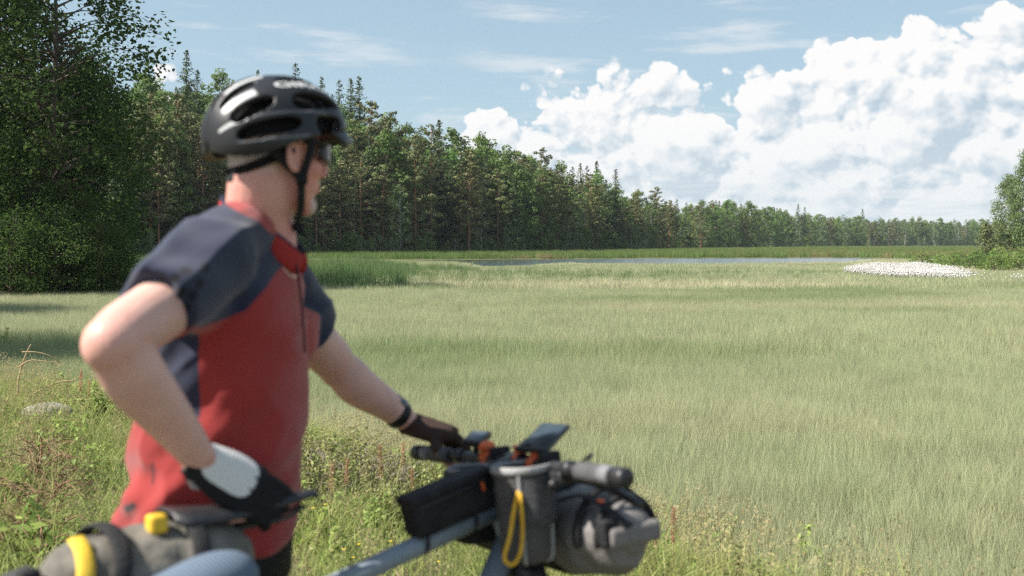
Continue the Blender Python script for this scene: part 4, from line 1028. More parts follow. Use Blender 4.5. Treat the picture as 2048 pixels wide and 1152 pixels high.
    for a0, hw, iv in ((0, 8, ((-.72, -.30), (-.15, .30), (.42, .70))), (24, 6.5, ((-.66, -.22), (-.05, .58))), (56, 8, ((-.62, -.18), (-.02, .56))), (80, 9, ((-.60, .02), (.16, .52)))):
        for s_ in ((1, -1) if a0 else (1,)):
            for lo, hi in iv: vents.append((s_ * R(a0), R(hw), lo, hi))
    nt_, na_ = 120, 150; al_max = R(114)
    V, keep = [], []
    TT = np.linspace(-.985, .985, nt_); AL = np.linspace(-al_max, al_max, na_)
    for t in TT:
        for al in AL: V.append(sh(t, al))
    V = np.array(V); fcs = []
    for i in range(nt_ - 1):
        for j in range(na_ - 1):
            t = (TT[i] + TT[i + 1]) / 2; al = (AL[j] + AL[j + 1]) / 2
            lim = R(np.interp(t, [-1, -.75, -.45, -.1, .25, .55, .8, 1], [112, 112, 108, 97, 91, 86, 80, 76]))
            if abs(al) > lim: continue
            inv = False
            for va, hw, lo, hi in vents:
                tc = (lo + hi) / 2; th_ = (hi - lo) / 2; sh_ = va + math.copysign(R(2.5), va) * (t - tc) / th_ * (-1 if va else 0)
                if ((t - tc) / th_) ** 4 + (abs(al - sh_) / (hw * (1 - .25 * (t - tc) / th_))) ** 2.4 < 1: inv = True; break
            if not inv: fcs.append((i * na_ + j, i * na_ + j + 1, (i + 1) * na_ + j + 1, (i + 1) * na_ + j))
    fa = np.array(fcs)
    E = np.sort(np.concatenate([fa[:, [0, 1]], fa[:, [1, 2]], fa[:, [2, 3]], fa[:, [3, 0]]]), 1); Eu, cn = np.unique(E, axis=0, return_counts=True); Bd = Eu[cn == 1]
    for _ in range(8):   # soften the cut edges of the vents
        acc = np.zeros_like(V); num = np.zeros(len(V)); np.add.at(acc, Bd[:, 0], V[Bd[:, 1]]); np.add.at(acc, Bd[:, 1], V[Bd[:, 0]]); np.add.at(num, Bd[:, 0], 1); np.add.at(num, Bd[:, 1], 1)
        k_ = num > 0; V[k_] = .5 * V[k_] + .5 * acc[k_] / num[k_][:, None]
    hm = me_np('shell', V, fa, [], True)
    Tg, Ag = np.repeat(TT, na_), np.tile(AL, nt_)
    deg = np.degrees(Ag)
    rect = lambda t0, t1, a0, a1: np.minimum(np.minimum(Tg - t0, t1 - Tg) * .15, np.minimum(deg - a0, a1 - deg) * .0019)
    white = np.maximum.reduce([rect(-.66, -.30, -45, -36), rect(-.78, -.46, -67, -61), rect(-.66, -.30, 36, 45), rect(-.52, -.12, -15, -10), np.full(len(Tg), -.02)])
    attr(hm, 'white', white)
    rib_hl = np.maximum.reduce([.0016 - np.abs(np.abs(deg) - (67.5 + 6 * Tg)) * .0019 + np.minimum(0, np.minimum(Tg + .62, .30 - Tg)) * .1, .0014 - np.abs(np.abs(deg) - 91) * .0019 + np.minimum(0, np.minimum(Tg + .6, .05 - Tg)) * .1])  # highlights along ribs and lower edge, painted into the shell colour
    attr(hm, 'rib_highlight', rib_hl)
    hmat = attr_mat('helmet_shell', [(.018, .019, .021), ('rib_highlight', (.20, .20, .21)), ('white', (.62, .62, .62))], .42, 0, 10, .5, var=.1)
    hm.materials.append(hmat)
    ho = part('helmet', hm); so = ho.modifiers.new('t', 'SOLIDIFY'); so.thickness = .017; so.offset = -1
    bv = ho.modifiers.new('b', 'SUBSURF'); bv.levels = 0; bv.render_levels = 1
    liner = mat('helmet_padding', (.010, .010, .011), rough=.95)
    V = []; 
    for t in np.linspace(-.95, .95, 30):
        for al in np.linspace(-R(84), R(84), 40): V.append(sh(t, al, .90))
    I = np.array([[i * 40 + j, i * 40 + j + 1, (i + 1) * 40 + j + 1, (i + 1) * 40 + j] for i in range(29) for j in range(39)])
    ob('padding', me_np('padding', V, I, [liner], True), ho)
    # visor
    V = []; nn = 21
    for i, (k, dz) in enumerate(((.86, .0), (.98, -.002), (1.12, -.008), (1.22, -.016))):
        for al in np.linspace(-1.05, 1.05, nn):
            fw = A_ * k * math.cos(al * .82); V.append(c0 + hf * fw + l * (B_ * 1.04 * math.sin(al) * (1 - .03 * i)) + hu * (-.002 + dz - .010 * al * al + .028 * (1 - i / 3) * math.cos(al)))
    I = np.array([[i * nn + j, i * nn + j + 1, (i + 1) * nn + j + 1, (i + 1) * nn + j] for i in range(3) for j in range(nn - 1)])
    vo = ob('visor', me_np('visor', V, I, [mat('visor_plastic', (.045, .046, .05), rough=.4)], True), ho); so = vo.modifiers.new('t', 'SOLIDIFY'); so.thickness = .006
    # cradle at the nape
    cp = [c0 + hf * (-.100 * math.cos(t)) + l * (.084 * math.sin(t)) + hu * (-.050 + .03 * (t / 1.5) ** 2) for t in np.linspace(-1.5, 1.5, 15)]
    ob('cradle', MB().add(*tube(cp, .004, 10, up=hu, n=40, ell=2.2)).mesh('cradle', liner), ho)
    cp2 = [c0 + hf * (-.098 * math.cos(t)) + l * (.078 * math.sin(t)) + hu * (-.062 + .03 * (t / .9) ** 2) for t in np.linspace(-.6, .6, 11)]
    ob('adjuster', MB().add(*tube(cp2, .004, 10, up=hu, n=30, ell=2.2)).add(*ellipsoid(cp2[5], (.008, .018, .013), (hf, l, hu))).mesh('adjuster', mat('adjuster_plastic', (.05, .05, .055), rough=.4)), ho)
    # straps, both sides
    stm = mat('helmet_strap', (.010, .010, .011), (.018, .018, .02), 60, .85, .3, 200)
    for s_ in (-1, 1):
        J = H(.022, s_ * .079, -.056)
        b = MB(); b.add(*tube([H(.038, s_ * .088, .035), H(.034, s_ * .0885, -.005), H(.026, s_ * .084, -.040), J, H(.030, s_ * .066, -.085), H(.038, s_ * .045, -.122), H(.044, s_ * .016, -.142), H(.046, 0, -.146)], .0095, 10, up=l * s_ + f * .2, n=40, ell=.24))
        b.add(*tube([H(-.065, s_ * .083, .008), H(-.025, s_ * .084, -.020), J], .0090, 10, up=l * s_, n=20, ell=.24)); b.add(*box(J + l * s_ * .003, .022, .008, .024, (f, l, u), .003))
        if s_ < 0: b.add(*tube([H(.040, -.020, -.138), H(.048, -.028, -.150), H(.046, -.032, -.160)], .008, 8, up=l, n=10, ell=.3)); b.add(*box(H(.045, -.012, -.146), .018, .03, .014, (f, l, u), .004))
        ob('strap', b.mesh('strap', stm), ho)
    # lettering on the near side rib
    cu = bpy.data.curves.new('lettering', 'FONT'); cu.body = 'GIRO'; cu.size = .028; cu.extrude = .0004; cu.align_x = 'CENTER'; cu.align_y = 'CENTER'; cu.offset = .0006
    to = bpy.data.objects.new('lettering', cu); COL.objects.link(to)
    dg = bpy.context.evaluated_depsgraph_get(); tm = bpy.data.meshes.new_from_object(to.evaluated_get(dg)); bpy.data.objects.remove(to)
    V = verts_of(tm); Vn = []
    for x, y, z in V:
        t_, al_ = .16 + x * 1.5 / (A_ * 1.5), -R(39.5) + y / .122
        p0 = sh(t_, al_); n_ = np.cross(sh(t_ + .01, al_) - p0, sh(t_, al_ + .01) - p0); n_ /= np.linalg.norm(n_)
        if n_ @ (p0 - c0) < 0: n_ = -n_
        Vn.append(p0 + n_ * (.0185 + z))
    set_verts(tm, Vn); tm.materials.append(mat('lettering_white', (.72, .72, .72), rough=.4)); ob('lettering', tm, ho, label='white lettering on the side of the helmet')
    return root
person = build_man()
# ================================================================ the loaded bicycle
def build_bike():
    fw = np.array([.80, .60, 0.0]); r0 = np.array([.60, -.80, 0.0]); lean = R(6.8)
    up = np.array([0, 0, math.cos(lean)]) - r0 * math.sin(lean); rt = r0 * math.cos(lean) + np.array([0, 0, math.sin(lean)])
    O = np.array([.085, 1.949, .70])
    root = empty('bicycle', O); tag(root, 'loaded touring bicycle with grey blue frame held by the cyclist', 'bicycle')
    W = lambda a, b, c: O + fw * a + rt * b + up * c
    ax = (fw, rt, up)
    # steered parts are turned a little to the far side
    st = R(-4); fs = fw * math.cos(st) - rt * math.sin(st); rs = rt * math.cos(st) + fw * math.sin(st)
    Hc = W(0, 0, 1.06)
    Wb = lambda a, b, c: Hc + fs * a + rs * b + up * c
    bax = (fs, rs, up)
    def part(name, me, parent=root, **kw):
        o = ob(name, me, parent, **kw)
        if parent is root: o.matrix_parent_inverse = Matrix.Translation(-root.location)
        return o
    FR = mat('frame_paint', (.25, .30, .345), (.22, .265, .31), 6, .45, spec=.4); BK = mat('black_metal', (.018, .018, .02), (.03, .03, .032), 40, .4, spec=.5)
    RB = mat('tyre_rubber', (.02, .02, .02), (.035, .033, .03), 60, .9, .5, 90); ST = mat('spoke_steel', (.45, .45, .46), rough=.3, metal=.9)
    CL = mat('black_bag_cloth', (.014, .014, .016), (.026, .026, .028), 30, .75, .5, 120, .3); GR = mat('grey_bag_cloth', (.23, .215, .205), (.17, .158, .152), 9, .7, .35, 60, .3)
    LG = mat('light_grey_trim', (.36, .36, .36), (.26, .26, .26), 30, .8, .4, 150); OR = mat('orange_plastic', (.75, .16, .05), (.62, .12, .04), 20, .5); YE = mat('yellow_cord', (.80, .48, .05), (.66, .36, .03), 30, .7, .4, 200)
    DG = mat('dark_grey_pouch', (.10, .094, .09), (.07, .066, .064), 12, .75, .5, 120)
    # frame
    b = MB(); T = lambda p, q, r, **k: b.add(*tube([p, q], r, 16, **k))
    T(W(-.045, 0, .975), W(-.555, 0, .87), [.021, .018]); T(W(-.035, 0, .905), W(-.42, 0, .335), [.027, .024]); T(W(-.42, 0, .31), W(-.575, 0, .90), .018); T(W(-.060, 0, 1.02), W(-.018, 0, .865), .025)
    T(W(-.42, -.05, .32), W(-.42, .05, .32), .026)
    for s_ in (-1, 1):
        b.add(*tube([W(-.42, s_ * .035, .32), W(-.60, s_ * .06, .335), W(-.87, s_ * .066, .36)], [.013, .011, .010], 10, n=10)); b.add(*tube([W(-.555, s_ * .015, .82), W(-.68, s_ * .055, .62), W(-.87, s_ * .066, .36)], [.010, .009, .009], 10, n=10))
    part('frame', b.mesh('frame', FR))
    b = MB(); b.add(*tube([W(-.018, -.065, .845), W(-.018, .065, .845)], .022, 12))
    for s_ in (-1, 1): b.add(*tube([W(-.018, s_ * .06, .86), W(.05, s_ * .064, .62), W(.14, s_ * .064, .36)], [.019, .017, .013], 12, n=10))
    part('fork', b.mesh('fork', BK))
    # wheels
    for a_, nm in ((.14, 'front'), (-.87, 'rear')):
        c = W(a_, 0, .362); rw = .335
        ring = lambda rad: [c + fw * math.cos(t) * rad + up * math.sin(t) * rad for t in np.linspace(0, 2 * math.pi, 65)]
        wo = part('wheel', MB().add(*tube([c - rt * .05, c + rt * .05], [.022, .022], 14)).mesh('wheel', BK))
        ob('tyre', MB().add(*tube(ring(rw), .027, 12, up=rt, caps=False)).mesh('tyre', RB), wo); ob('rim', MB().add(*tube(ring(rw - .030), .009, 8, up=rt, ell=1.6, caps=False)).mesh('rim', BK), wo)
        b = MB()
        for k in range(28):
            t = 2 * math.pi * k / 28; h_ = rt * (.028 if k % 2 else -.028); e_ = c + (fw * math.cos(t) + up * math.sin(t)) * (rw - .036); h0 = c + h_ + (fw * math.cos(t + .5 * (1 if k % 4 < 2 else -1)) + up * math.sin(t + .5 * (1 if k % 4 < 2 else -1))) * .021
            b.add(*tube([h0, e_], .0012, 4, caps=False))
        so = ob('spokes', b.mesh('spokes', ST), wo); so['kind'] = 'stuff'
    # drivetrain
    b = MB(); b.add(*tube([W(-.42, .055, .32) + (fw * math.cos(t) + up * math.sin(t)) * .082 for t in np.linspace(0, 6.2832, 40)], .004, 6, up=rt, ell=3, caps=False)); part('chainring', b.mesh('chainring', BK))
    for s_ in (1, -1):
        d_ = fw * .86 * s_ - up * .5 * s_; e_ = W(-.42, s_ * .075, .32) + d_ * .17
        po = part('crank', MB().add(*tube([W(-.42, s_ * .06, .32), e_], [.016, .012], 10)).mesh('crank', BK)); ob('pedal', MB().add(*box(e_ + rt * s_ * .055, .095, .09, .02, ax, .006)).mesh('pedal', BK), po)
    part('chain', MB().add(*tube([W(-.42, .055, .402), W(-.87, .05, .402), W(-.91, .05, .36), W(-.86, .05, .26), W(-.42, .055, .238), W(-.338, .055, .32), W(-.42, .055, .402)], .004, 6, n=60, ell=1.6)).mesh('chain', BK))
    # seat post and saddle
    part('seat_post', MB().add(*tube([W(-.56, 0, .84), W(-.605, 0, 1.03)], .0145, 14)).mesh('seat_post', BK))
    V = []; nS = 26; nX = 13
    for i in range(nS):
        t = i / (nS - 1); a_ = -.445 - t * .275; hw = np.interp(t, [0, .06, .4, .7, .92, 1], [.008, .018, .028, .058, .070, .055]); zc = 1.073 - .010 * math.sin(t * 3.1) + .012 * t - .010 * (t < .03)
        for j in range(nX):
            v = -1 + 2 * j / (nX - 1); V.append(W(a_, hw * math.sin(v * 1.45) / math.sin(1.45), zc - (.012 + .018 * t) * abs(v) ** 2.6 - .006 * (1 - abs(v)) * (t > .3)))
    I = np.array([[i * nX + j, i * nX + j + 1, (i + 1) * nX + j + 1, (i + 1) * nX + j] for i in range(nS - 1) for j in range(nX - 1)])[:, ::-1]
    so = part('saddle', me_np('saddle', V, I, [mat('saddle_cover', (.020, .021, .024), (.03, .03, .034), 30, .45, .2, 120, .5)], True)); md = so.modifiers.new('t', 'SOLIDIFY'); md.thickness = .008; md.offset = -1; so.modifiers.new('s', 'SUBSURF').render_levels = 1
    for s_ in (-1, 1): ob('saddle_rail', MB().add(*tube([W(-.475, s_ * .008, 1.045), W(-.53, s_ * .020, 1.030), W(-.66, s_ * .022, 1.030), W(-.70, s_ * .030, 1.05)], .0037, 8, n=16)).mesh('saddle_rail', BK), so)
    # bars
    bo = part('handlebar', MB().add(*tube([Wb(-.03, -.38, .0), Wb(-.015, -.22, .0), Wb(0, -.06, -.004), Wb(0, .06, -.004), Wb(-.015, .22, .0), Wb(-.03, .38, .0)], [.0112, .0112, .0155, .0155, .0112, .0112], 14, n=40)).mesh('handlebar', BK))
    part('stem', MB().add(*tube([W(-.062, 0, 1.045), Wb(-.005, 0, -.004)], [.020, .019], 14)).add(*tube([Wb(0, -.027, -.004), Wb(0, .027, -.004)], .022, 16)).add(*tube([W(-.052, 0, 1.005), W(-.066, 0, 1.062)], .021, 16)).mesh('stem', BK))
    GP = mat('grip_rubber', (.105, .105, .11), (.085, .085, .09), 60, .8, .6, 160); GP2 = mat('grip_pale', (.24, .24, .255), (.18, .18, .19), 60, .7, .4, 160)
    for s_ in (1, -1):
        g = part('grip', MB().add(*tube([Wb(-.02, s_ * .245, 0), Wb(-.0225, s_ * .285, 0), Wb(-.026, s_ * .33, 0)], [.0175, .0182, .0168], 18, n=14)).mesh('grip', GP))
        ob('grip_pad', MB().add(*tube([Wb(-.0255, s_ * .322, .001), Wb(-.028, s_ * .360, .001)], [.0175, .0168], 18)).mesh('grip_pad', GP2), g); ob('bar_end', MB().add(*tube([Wb(-.028, s_ * .356, 0), Wb(-.030, s_ * .392, 0), Wb(-.0302, s_ * .396, 0)], [.0178, .0178, .014], 18)).mesh('bar_end', BK), g)
        lv = part('brake_lever', MB().add(*tube([Wb(-.012, s_ * .205, -.003), Wb(.012, s_ * .215, -.018), Wb(.020, s_ * .25, -.028)], [.015, .013, .008], 10, n=10)).add(*tube([Wb(.020, s_ * .24, -.027), Wb(.030, s_ * .29, -.040), Wb(.022, s_ * .345, -.052), Wb(.026, s_ * .360, -.056)], [.0065, .0065, .006, .005], 10, n=16, ell=1.4)).mesh('brake_lever', BK))
        ob('lever_clamp', MB().add(*tube([Wb(-.014, s_ * .195, 0), Wb(-.015, s_ * .218, 0)], .0165, 14)).mesh('lever_clamp', BK), lv)
        part('shifter', MB().add(*box(Wb(-.012, s_ * .170, -.018), .035, .045, .026, bax, .007)).add(*tube([Wb(-.02, s_ * .165, -.02), Wb(-.045, s_ * .19, -.028)], [.007, .009], 8)).mesh('shifter', BK))
        part('cable', MB().add(*tube([Wb(.015, s_ * .20, -.01), Wb(.09, s_ * .14, .012), Wb(.10, s_ * .06, -.03), W(.03, s_ * .03, .93), W(-.02, s_ * .03, .86)], .0026, 6, n=30)).mesh('cable', BK))
    # ---- things carried (each could be lifted off)
    def carried(name, label, cat, loc=None, group=None):
        r = empty(name, W(*loc)); tag(r, label, cat, group)
        def add(nm, me):
            o = ob(nm, me, r); o.matrix_parent_inverse = Matrix.Translation(-r.location); return o
        return r, add
    # phone
    r, add = carried('phone', 'smartphone tilted upright on the orange handlebar mount', 'phone', (.05, .03, 1.10))
    ln = np.array([.40, .88, .22]); ln /= np.linalg.norm(ln); wd = np.array([.93, -.36, .02]); wd -= (wd @ ln) * ln; wd /= np.linalg.norm(wd); nn_ = np.cross(wd, ln)
    if nn_[2] < 0: nn_ = -nn_
    pc = Wb(.040, .050, .046)
    add('case', MB().add(*box(pc, .128, .064, .0105, (ln, wd, nn_), .004)).mesh('case', BK)); add('screen', MB().add(*box(pc + nn_ * .0052, .117, .055, .0015, (ln, wd, nn_))).mesh('screen', mat('phone_glass', (.02, .025, .03), rough=.07, spec=.6)))
    mo = part('phone_mount', MB().add(*box(Wb(.012, .045, .032), .05, .055, .010, (ln, wd, nn_), .003)).mesh('phone_mount', BK))
    for q in (.012, .072): ob('mount_clamp', MB().add(*tube([Wb(0, q - .009, -.002), Wb(0, q + .009, -.002)], .021, 16)).add(*box(Wb(.002, q, .022), .022, .018, .020, bax, .004)).mesh('mount_clamp', OR), mo)
    ob('mount_bar', MB().add(*box(Wb(.004, .042, .030), .026, .078, .008, bax, .003)).mesh('mount_bar', OR), mo)
    # cycle computer and orange bell on the far half of the bar
    r, add = carried('cycle_computer', 'small cycle computer on the bar beside the far hand', 'computer', (.01, -.17, 1.09)); cc = Wb(.005, -.165, .038)
    add('housing', MB().add(*box(cc, .062, .046, .014, (ln, wd, nn_), .004)).mesh('housing', BK)); add('screen', MB().add(*box(cc + nn_ * .007, .050, .036, .0015, (ln, wd, nn_))).mesh('screen', mat('computer_glass', (.14, .17, .20), rough=.2))); add('bracket', MB().add(*tube([Wb(0, -.165, .008), cc - nn_ * .006], .008, 8)).mesh('bracket', BK))
    part('bell', MB().add(*tube([Wb(0, -.122, 0), Wb(0, -.094, 0)], .019, 16)).add(*ellipsoid(Wb(-.004, -.108, .024), (.019, .019, .014), bax, 14, 10)).mesh('bell', OR), label='orange bell clamped to the handlebar')
    for q in (-.07, .115): part('bag_strap', MB().add(*box(Wb(.004, q, .004), .045, .022, .045, bax, .008)).mesh('bag_strap', CL))
    # handlebar roll
    r, add = carried('handlebar_bag', 'grey roll-top dry bag in a black harness slung under the handlebar', 'bag', (.10, 0, .83))
    bs = np.array([-.44, -.40, -.30, -.15, 0, .10, .17, .215, .24]); pts = [Wb(.105, b_, -.145 + (.010 if b_ > .2 else 0)) for b_ in bs]; rad = [.035, .062, .080, .086, .088, .086, .074, .054, .030]
    V, Fc = tube(pts, rad, 40, up=up, n=70); V = V + 0
    cen = Wb(.105, 0, -.145)
    for i in range(len(V)):
        x = (V[i] - cen) @ rs; ang = math.atan2((V[i] - cen) @ up, (V[i] - cen) @ fs); k = max(0, (x - .10) / .17)
        rr = V[i] - cen - rs * x; V[i] = cen + rs * x + rr * (1 + .15 * min(k, 1) * math.sin(ang * 3 + x * 30) + .09 * mnoise.noise(Vector((ang * 2, x * 22, 3))) + .03 * mnoise.noise(Vector((ang * 5, x * 50, 7))))
    me = me_np('roll', V, Fc, [GR], True); add('roll', me)
    V, Fc = tube([Wb(.105, b_, -.145) for b_ in (-.36, -.25, 0, .045, .055)], [.080, .088, .0925, .0935, .090], 36, up=up, n=40); add('harness', me_np('harness', V, Fc, [CL], True))
    add('roll_closure', MB().add(*box(Wb(.105, .228, -.135), .125, .034, .040, bax, .012)).mesh('roll_closure', GR)); [add('end_buckle', MB().add(*box(Wb(*q), .035, .03, .05, bax, .007)).mesh('end_buckle', CL)) for q in ((.05, .222, -.125),)]
    sp = [Wb(.02, .10, -.075), Wb(.04, .16, -.060), Wb(.06, .205, -.078), Wb(.085, .250, -.115)]
    so = add('top_strap', MB().add(*tube(sp, .014, 10, up=up, n=24, ell=.22)).mesh('top_strap', CL)); o = ob('strap_tag', MB().add(*box(Wb(.056, .197, -.0695), .012, .018, .006, bax, .002)).mesh('strap_tag', OR), so); o.matrix_parent_inverse = so.matrix_parent_inverse.copy(); o.matrix_parent_inverse = Matrix()
    for b_ in (.165, .21): add('strap', MB().add(*tube([Wb(.105 + math.cos(t) * np.interp(b_, [.165, .21], [.087, .072]), b_, -.14 + math.sin(t) * np.interp(b_, [.165, .21], [.088, .074])) for t in np.linspace(-.2, 3.3, 20)], .007, 8, up=rs, n=40, ell=1.0 if b_ > .19 else 1.4)).mesh('strap', CL))
    # stem pouch
    r, add = carried('stem_pouch', 'dark grey open pouch with pale rim and yellow loop hanging behind the handlebar', 'pouch', (-.05, .09, .88))
    pa, pb = -.055, .092
    bm_ = [(.885, .030), (.890, .045), (.93, .050), (.99, .051), (1.045, .054), (1.062, .056)]
    V, Fc = tube([W(pa, pb, c) for c, _ in bm_], [q for _, q in bm_], 32, up=fw, n=40, ell=1.0, caps=False, power=2.6)
    for i in range(len(V)):
        ang = math.atan2((V[i] - W(pa, pb, 0)) @ rt, (V[i] - W(pa, pb, 0)) @ fw); h_ = (V[i] - O) @ up; ctr = W(pa, pb, h_); V[i] = ctr + (V[i] - ctr) * (1 + .05 * math.sin(ang * 4 + .8) + .04 * mnoise.noise(Vector((ang * 2, h_ * 30, 1))))
    po = add('pouch_body', me_np('pouch_body', V, Fc, [DG], True)); md = po.modifiers.new('t', 'SOLIDIFY'); md.thickness = .004
    add('pouch_bottom', MB().add(*ellipsoid(W(pa, pb, .888), (.036, .036, .008), ax)).mesh('pouch_bottom', DG))
    rim = [W(pa, pb, 1.060) + (fw * math.cos(t) * .056 + rt * math.sin(t) * .056) * (1 / (abs(math.cos(t)) ** 2.6 + abs(math.sin(t)) ** 2.6) ** (1 / 2.6)) * (1 + .04 * math.sin(t * 4 + .8)) for t in np.linspace(0, 2 * math.pi, 49)]
    add('rim', MB().add(*tube(rim, .0042, 8, up=up, ell=1.9, caps=False)).mesh('rim', LG))
    for t in (2.35, 1.05): add('binding', MB().add(*tube([W(pa, pb, c) + (fw * math.cos(t) + rt * math.sin(t)) * q * 1.06 for c, q in bm_], .004, 6, n=20)).mesh('binding', LG))
    # mesh side pocket
    V, Fc = tube([W(pa + .004, pb + .010, c) for c in (.955, .975, 1.02, 1.05)], [.049, .052, .053, .054], 24, up=fw, n=12, caps=False); add('mesh_pocket', me_np('mesh_pocket', V, Fc, [mat('pocket_mesh', (.10, .10, .105), (.05, .05, .052), 90, .9, .6, 200)], True))
    q0 = W(pa - .035, pb + .035, 1.030)
    lp = [q0, q0 - fw * .018 - up * .030 + rt * .004, q0 - fw * .040 - up * .085 + rt * .01, q0 - fw * .055 - up * .120 + rt * .01, q0 - fw * .040 - up * .135 + rt * .012, q0 - fw * .020 - up * .118 + rt * .012, q0 - fw * .010 - up * .075 + rt * .012, q0 - fw * .008 - up * .025 + rt * .01, q0 - up * .0]
    add('cord_loop', MB().add(*tube(lp, .0040, 10, n=60, caps=True)).mesh('cord_loop', YE))
    # second dark pouch on the far side of the stem
    r, add = carried('stem_pouch', 'black pouch on the far side of the stem, half hidden', 'pouch', (-.05, -.08, .90)); V, Fc = tube([W(-.06, -.078, c) for c in (.90, .91, .96, 1.02, 1.05)], [.030, .043, .046, .048, .050], 24, up=fw, n=26, power=2.6); add('pouch_body', me_np('pouch_body', V, Fc, [CL], True))
    add('rim', MB().add(*tube([W(-.06, -.078, 1.05) + (fw * math.cos(t) + rt * math.sin(t)) * .050 for t in np.linspace(0, 6.2832, 33)], .004, 8, up=up, caps=False)).mesh('rim', LG))
    # top tube bag
    r, add = carried('frame_bag', 'black box shaped bag strapped on the top tube behind the stem', 'bag', (-.19, 0, .96))
    tu = np.array([.105 / .51, 1.0]); ta = fw * .98 + up * .2; ta /= np.linalg.norm(ta); tb_ = up - ta * (up @ ta); tb_ /= np.linalg.norm(tb_)
    bc = W(-.172, 0, 1.004); add('bag_body', MB().add(*box(bc, .188, .060, .080, (ta, rt, tb_), .016)).mesh('bag_body', CL))
    add('bag_lid', MB().add(*box(bc + tb_ * .033, .192, .064, .020, (ta, rt, tb_), .009)).mesh('bag_lid', CL)); add('zip', MB().add(*tube([bc + tb_ * .020 + rt * .0335 + ta * q for q in (-.085, 0, .085)], .0022, 6)).mesh('zip', BK))
    add('orange_tab', MB().add(*box(bc + tb_ * .012 + rt * .033 + ta * .065, .006, .004, .020, (ta, rt, tb_))).mesh('orange_tab', OR))
    for q in (-.055, .06): add('strap', MB().add(*tube([W(-.185, 0, .958) + ta * q + (rt * math.cos(t) * .027 + up * math.sin(t) * .027) for t in np.linspace(2.6, 6.9, 16)], .006, 8, up=ta, n=24, ell=.3)).mesh('strap', CL))
    # seat pack
    Wq = lambda a, b, c: W(a, b, c - .020)
    SP = mat('seat_pack_cloth', (.215, .195, .165), (.105, .098, .085), 14, .75, .5, 40, .3)
    r, add = carried('saddle_bag', 'grey brown roll-top bag behind the saddle with yellow straps', 'bag', (-.75, 0, .90))
    aa = [-.585, -.62, -.68, -.76, -.84, -.895, -.925]; cc_ = [1.0, 1.0, .998, .992, .990, .992, .995]; rr_ = [.030, .058, .082, .088, .084, .066, .034]
    V, Fc = tube([Wq(a_, .01, c) for a_, c in zip(aa, cc_)], rr_, 40, up=up, n=60)
    for i in range(len(V)):
        x = (V[i] - O) @ fw; ctr = Wq(x, .01, .995); rv = V[i] - ctr; ang = math.atan2(rv @ up, rv @ rt); V[i] = ctr + rv * (1 + .14 * mnoise.noise(Vector((ang * 1.6, x * 16, 1))) + .09 * mnoise.noise(Vector((ang * 3.5, x * 44, 5))))
    add('bag_body', me_np('bag_body', V, Fc, [SP], True))
    def hoop(a_, rad, t0, t1, r_, el, m, nm): add(nm, MB().add(*tube([Wq(a_ + .012 * math.sin(t * 2), .01, .995) + (rt * math.cos(t) + up * math.sin(t)) * rad for t in np.linspace(t0, t1, 24)], r_, 10, up=fw, n=40, ell=el)).mesh(nm, m))
    # tube(): first axis = up x tangent (across), second along up
    hoop(-.820, .094, -.5, 3.4, .004, 3.4, CL, 'strap'); hoop(-.700, .091, -.6, 3.4, .004, 3.6, CL, 'strap')
    yl = mat('yellow_strap', (.80, .56, .06), (.70, .42, .03), 24, .6, .3, 100)
    hoop(-.872, .090, .15, 1.2, .0045, 3.0, yl, 'yellow_strap'); add('yellow_clip', MB().add(*box(Wq(-.745, .045, 1.082), .028, .034, .030, ax, .008)).mesh('yellow_clip', yl))
    add('roll_end', MB().add(*box(Wq(-.925, .0, 1.01), .05, .15, .045, (fw + up * .25, rt, up - fw * .25), .014)).mesh('roll_end', mat('roll_end_cloth', (.06, .058, .058), (.035, .035, .036), 15, .75, .6, 70))); add('end_buckle', MB().add(*box(Wq(-.935, .07, 1.03), .03, .03, .045, ax, .008)).mesh('end_buckle', CL))
    # blue ribbed bundles strapped to the near side
    def ribbed():
        m = bpy.data.materials.new('ribbed_blue'); m.use_nodes = True; nt = m.node_tree; p = nt.nodes['Principled BSDF']; p.inputs['Roughness'].default_value = .85
        tc = nt.nodes.new('ShaderNodeTexCoord'); w = nt.nodes.new('ShaderNodeTexWave'); w.inputs['Scale'].default_value = 55; w.inputs['Distortion'].default_value = .6; w.bands_direction = 'DIAGONAL'
        nt.links.new(tc.outputs['Object'], w.inputs['Vector']); nt.links.new(mixc(nt, S(nt, w.outputs['Fac']), (.085, .12, .17), (.145, .195, .265)), p.inputs['Base Color'])
        bp = nt.nodes.new('ShaderNodeBump'); bp.inputs['Strength'].default_value = .5; bp.inputs['Distance'].default_value = .003; nt.links.new(w.outputs['Fac'], bp.inputs['Height']); nt.links.new(bp.outputs[0], p.inputs['Normal']); return m
    rm = ribbed()
    for lab, pts_, rad_ in (('blue ribbed fabric bundle with round end beside the saddle bag, nearer the saddle', [W(-.84, .115, .94), W(-.78, .118, .95), W(-.70, .118, .968), W(-.645, .112, .972), W(-.615, .108, .97)], [.038, .050, .056, .048, .018]),
                            ('blue ribbed fabric bundle beside the saddle bag, nearer its rolled end', [W(-.93, .125, .935), W(-.90, .13, .94), W(-.84, .14, .950), W(-.785, .140, .948), W(-.76, .138, .943)], [.020, .040, .046, .040, .018])):
        V, Fc = tube(pts_, rad_, 28, up=up, n=40, ell=.82)
        o = ob('fabric_bundle', me_np('fabric_bundle', V - np.array(pts_[2]), Fc, [rm], True), None, label=lab, cat='bundle', group='blue fabric bundles'); o.location = pts_[2]
    return root
bicycle = build_bike()
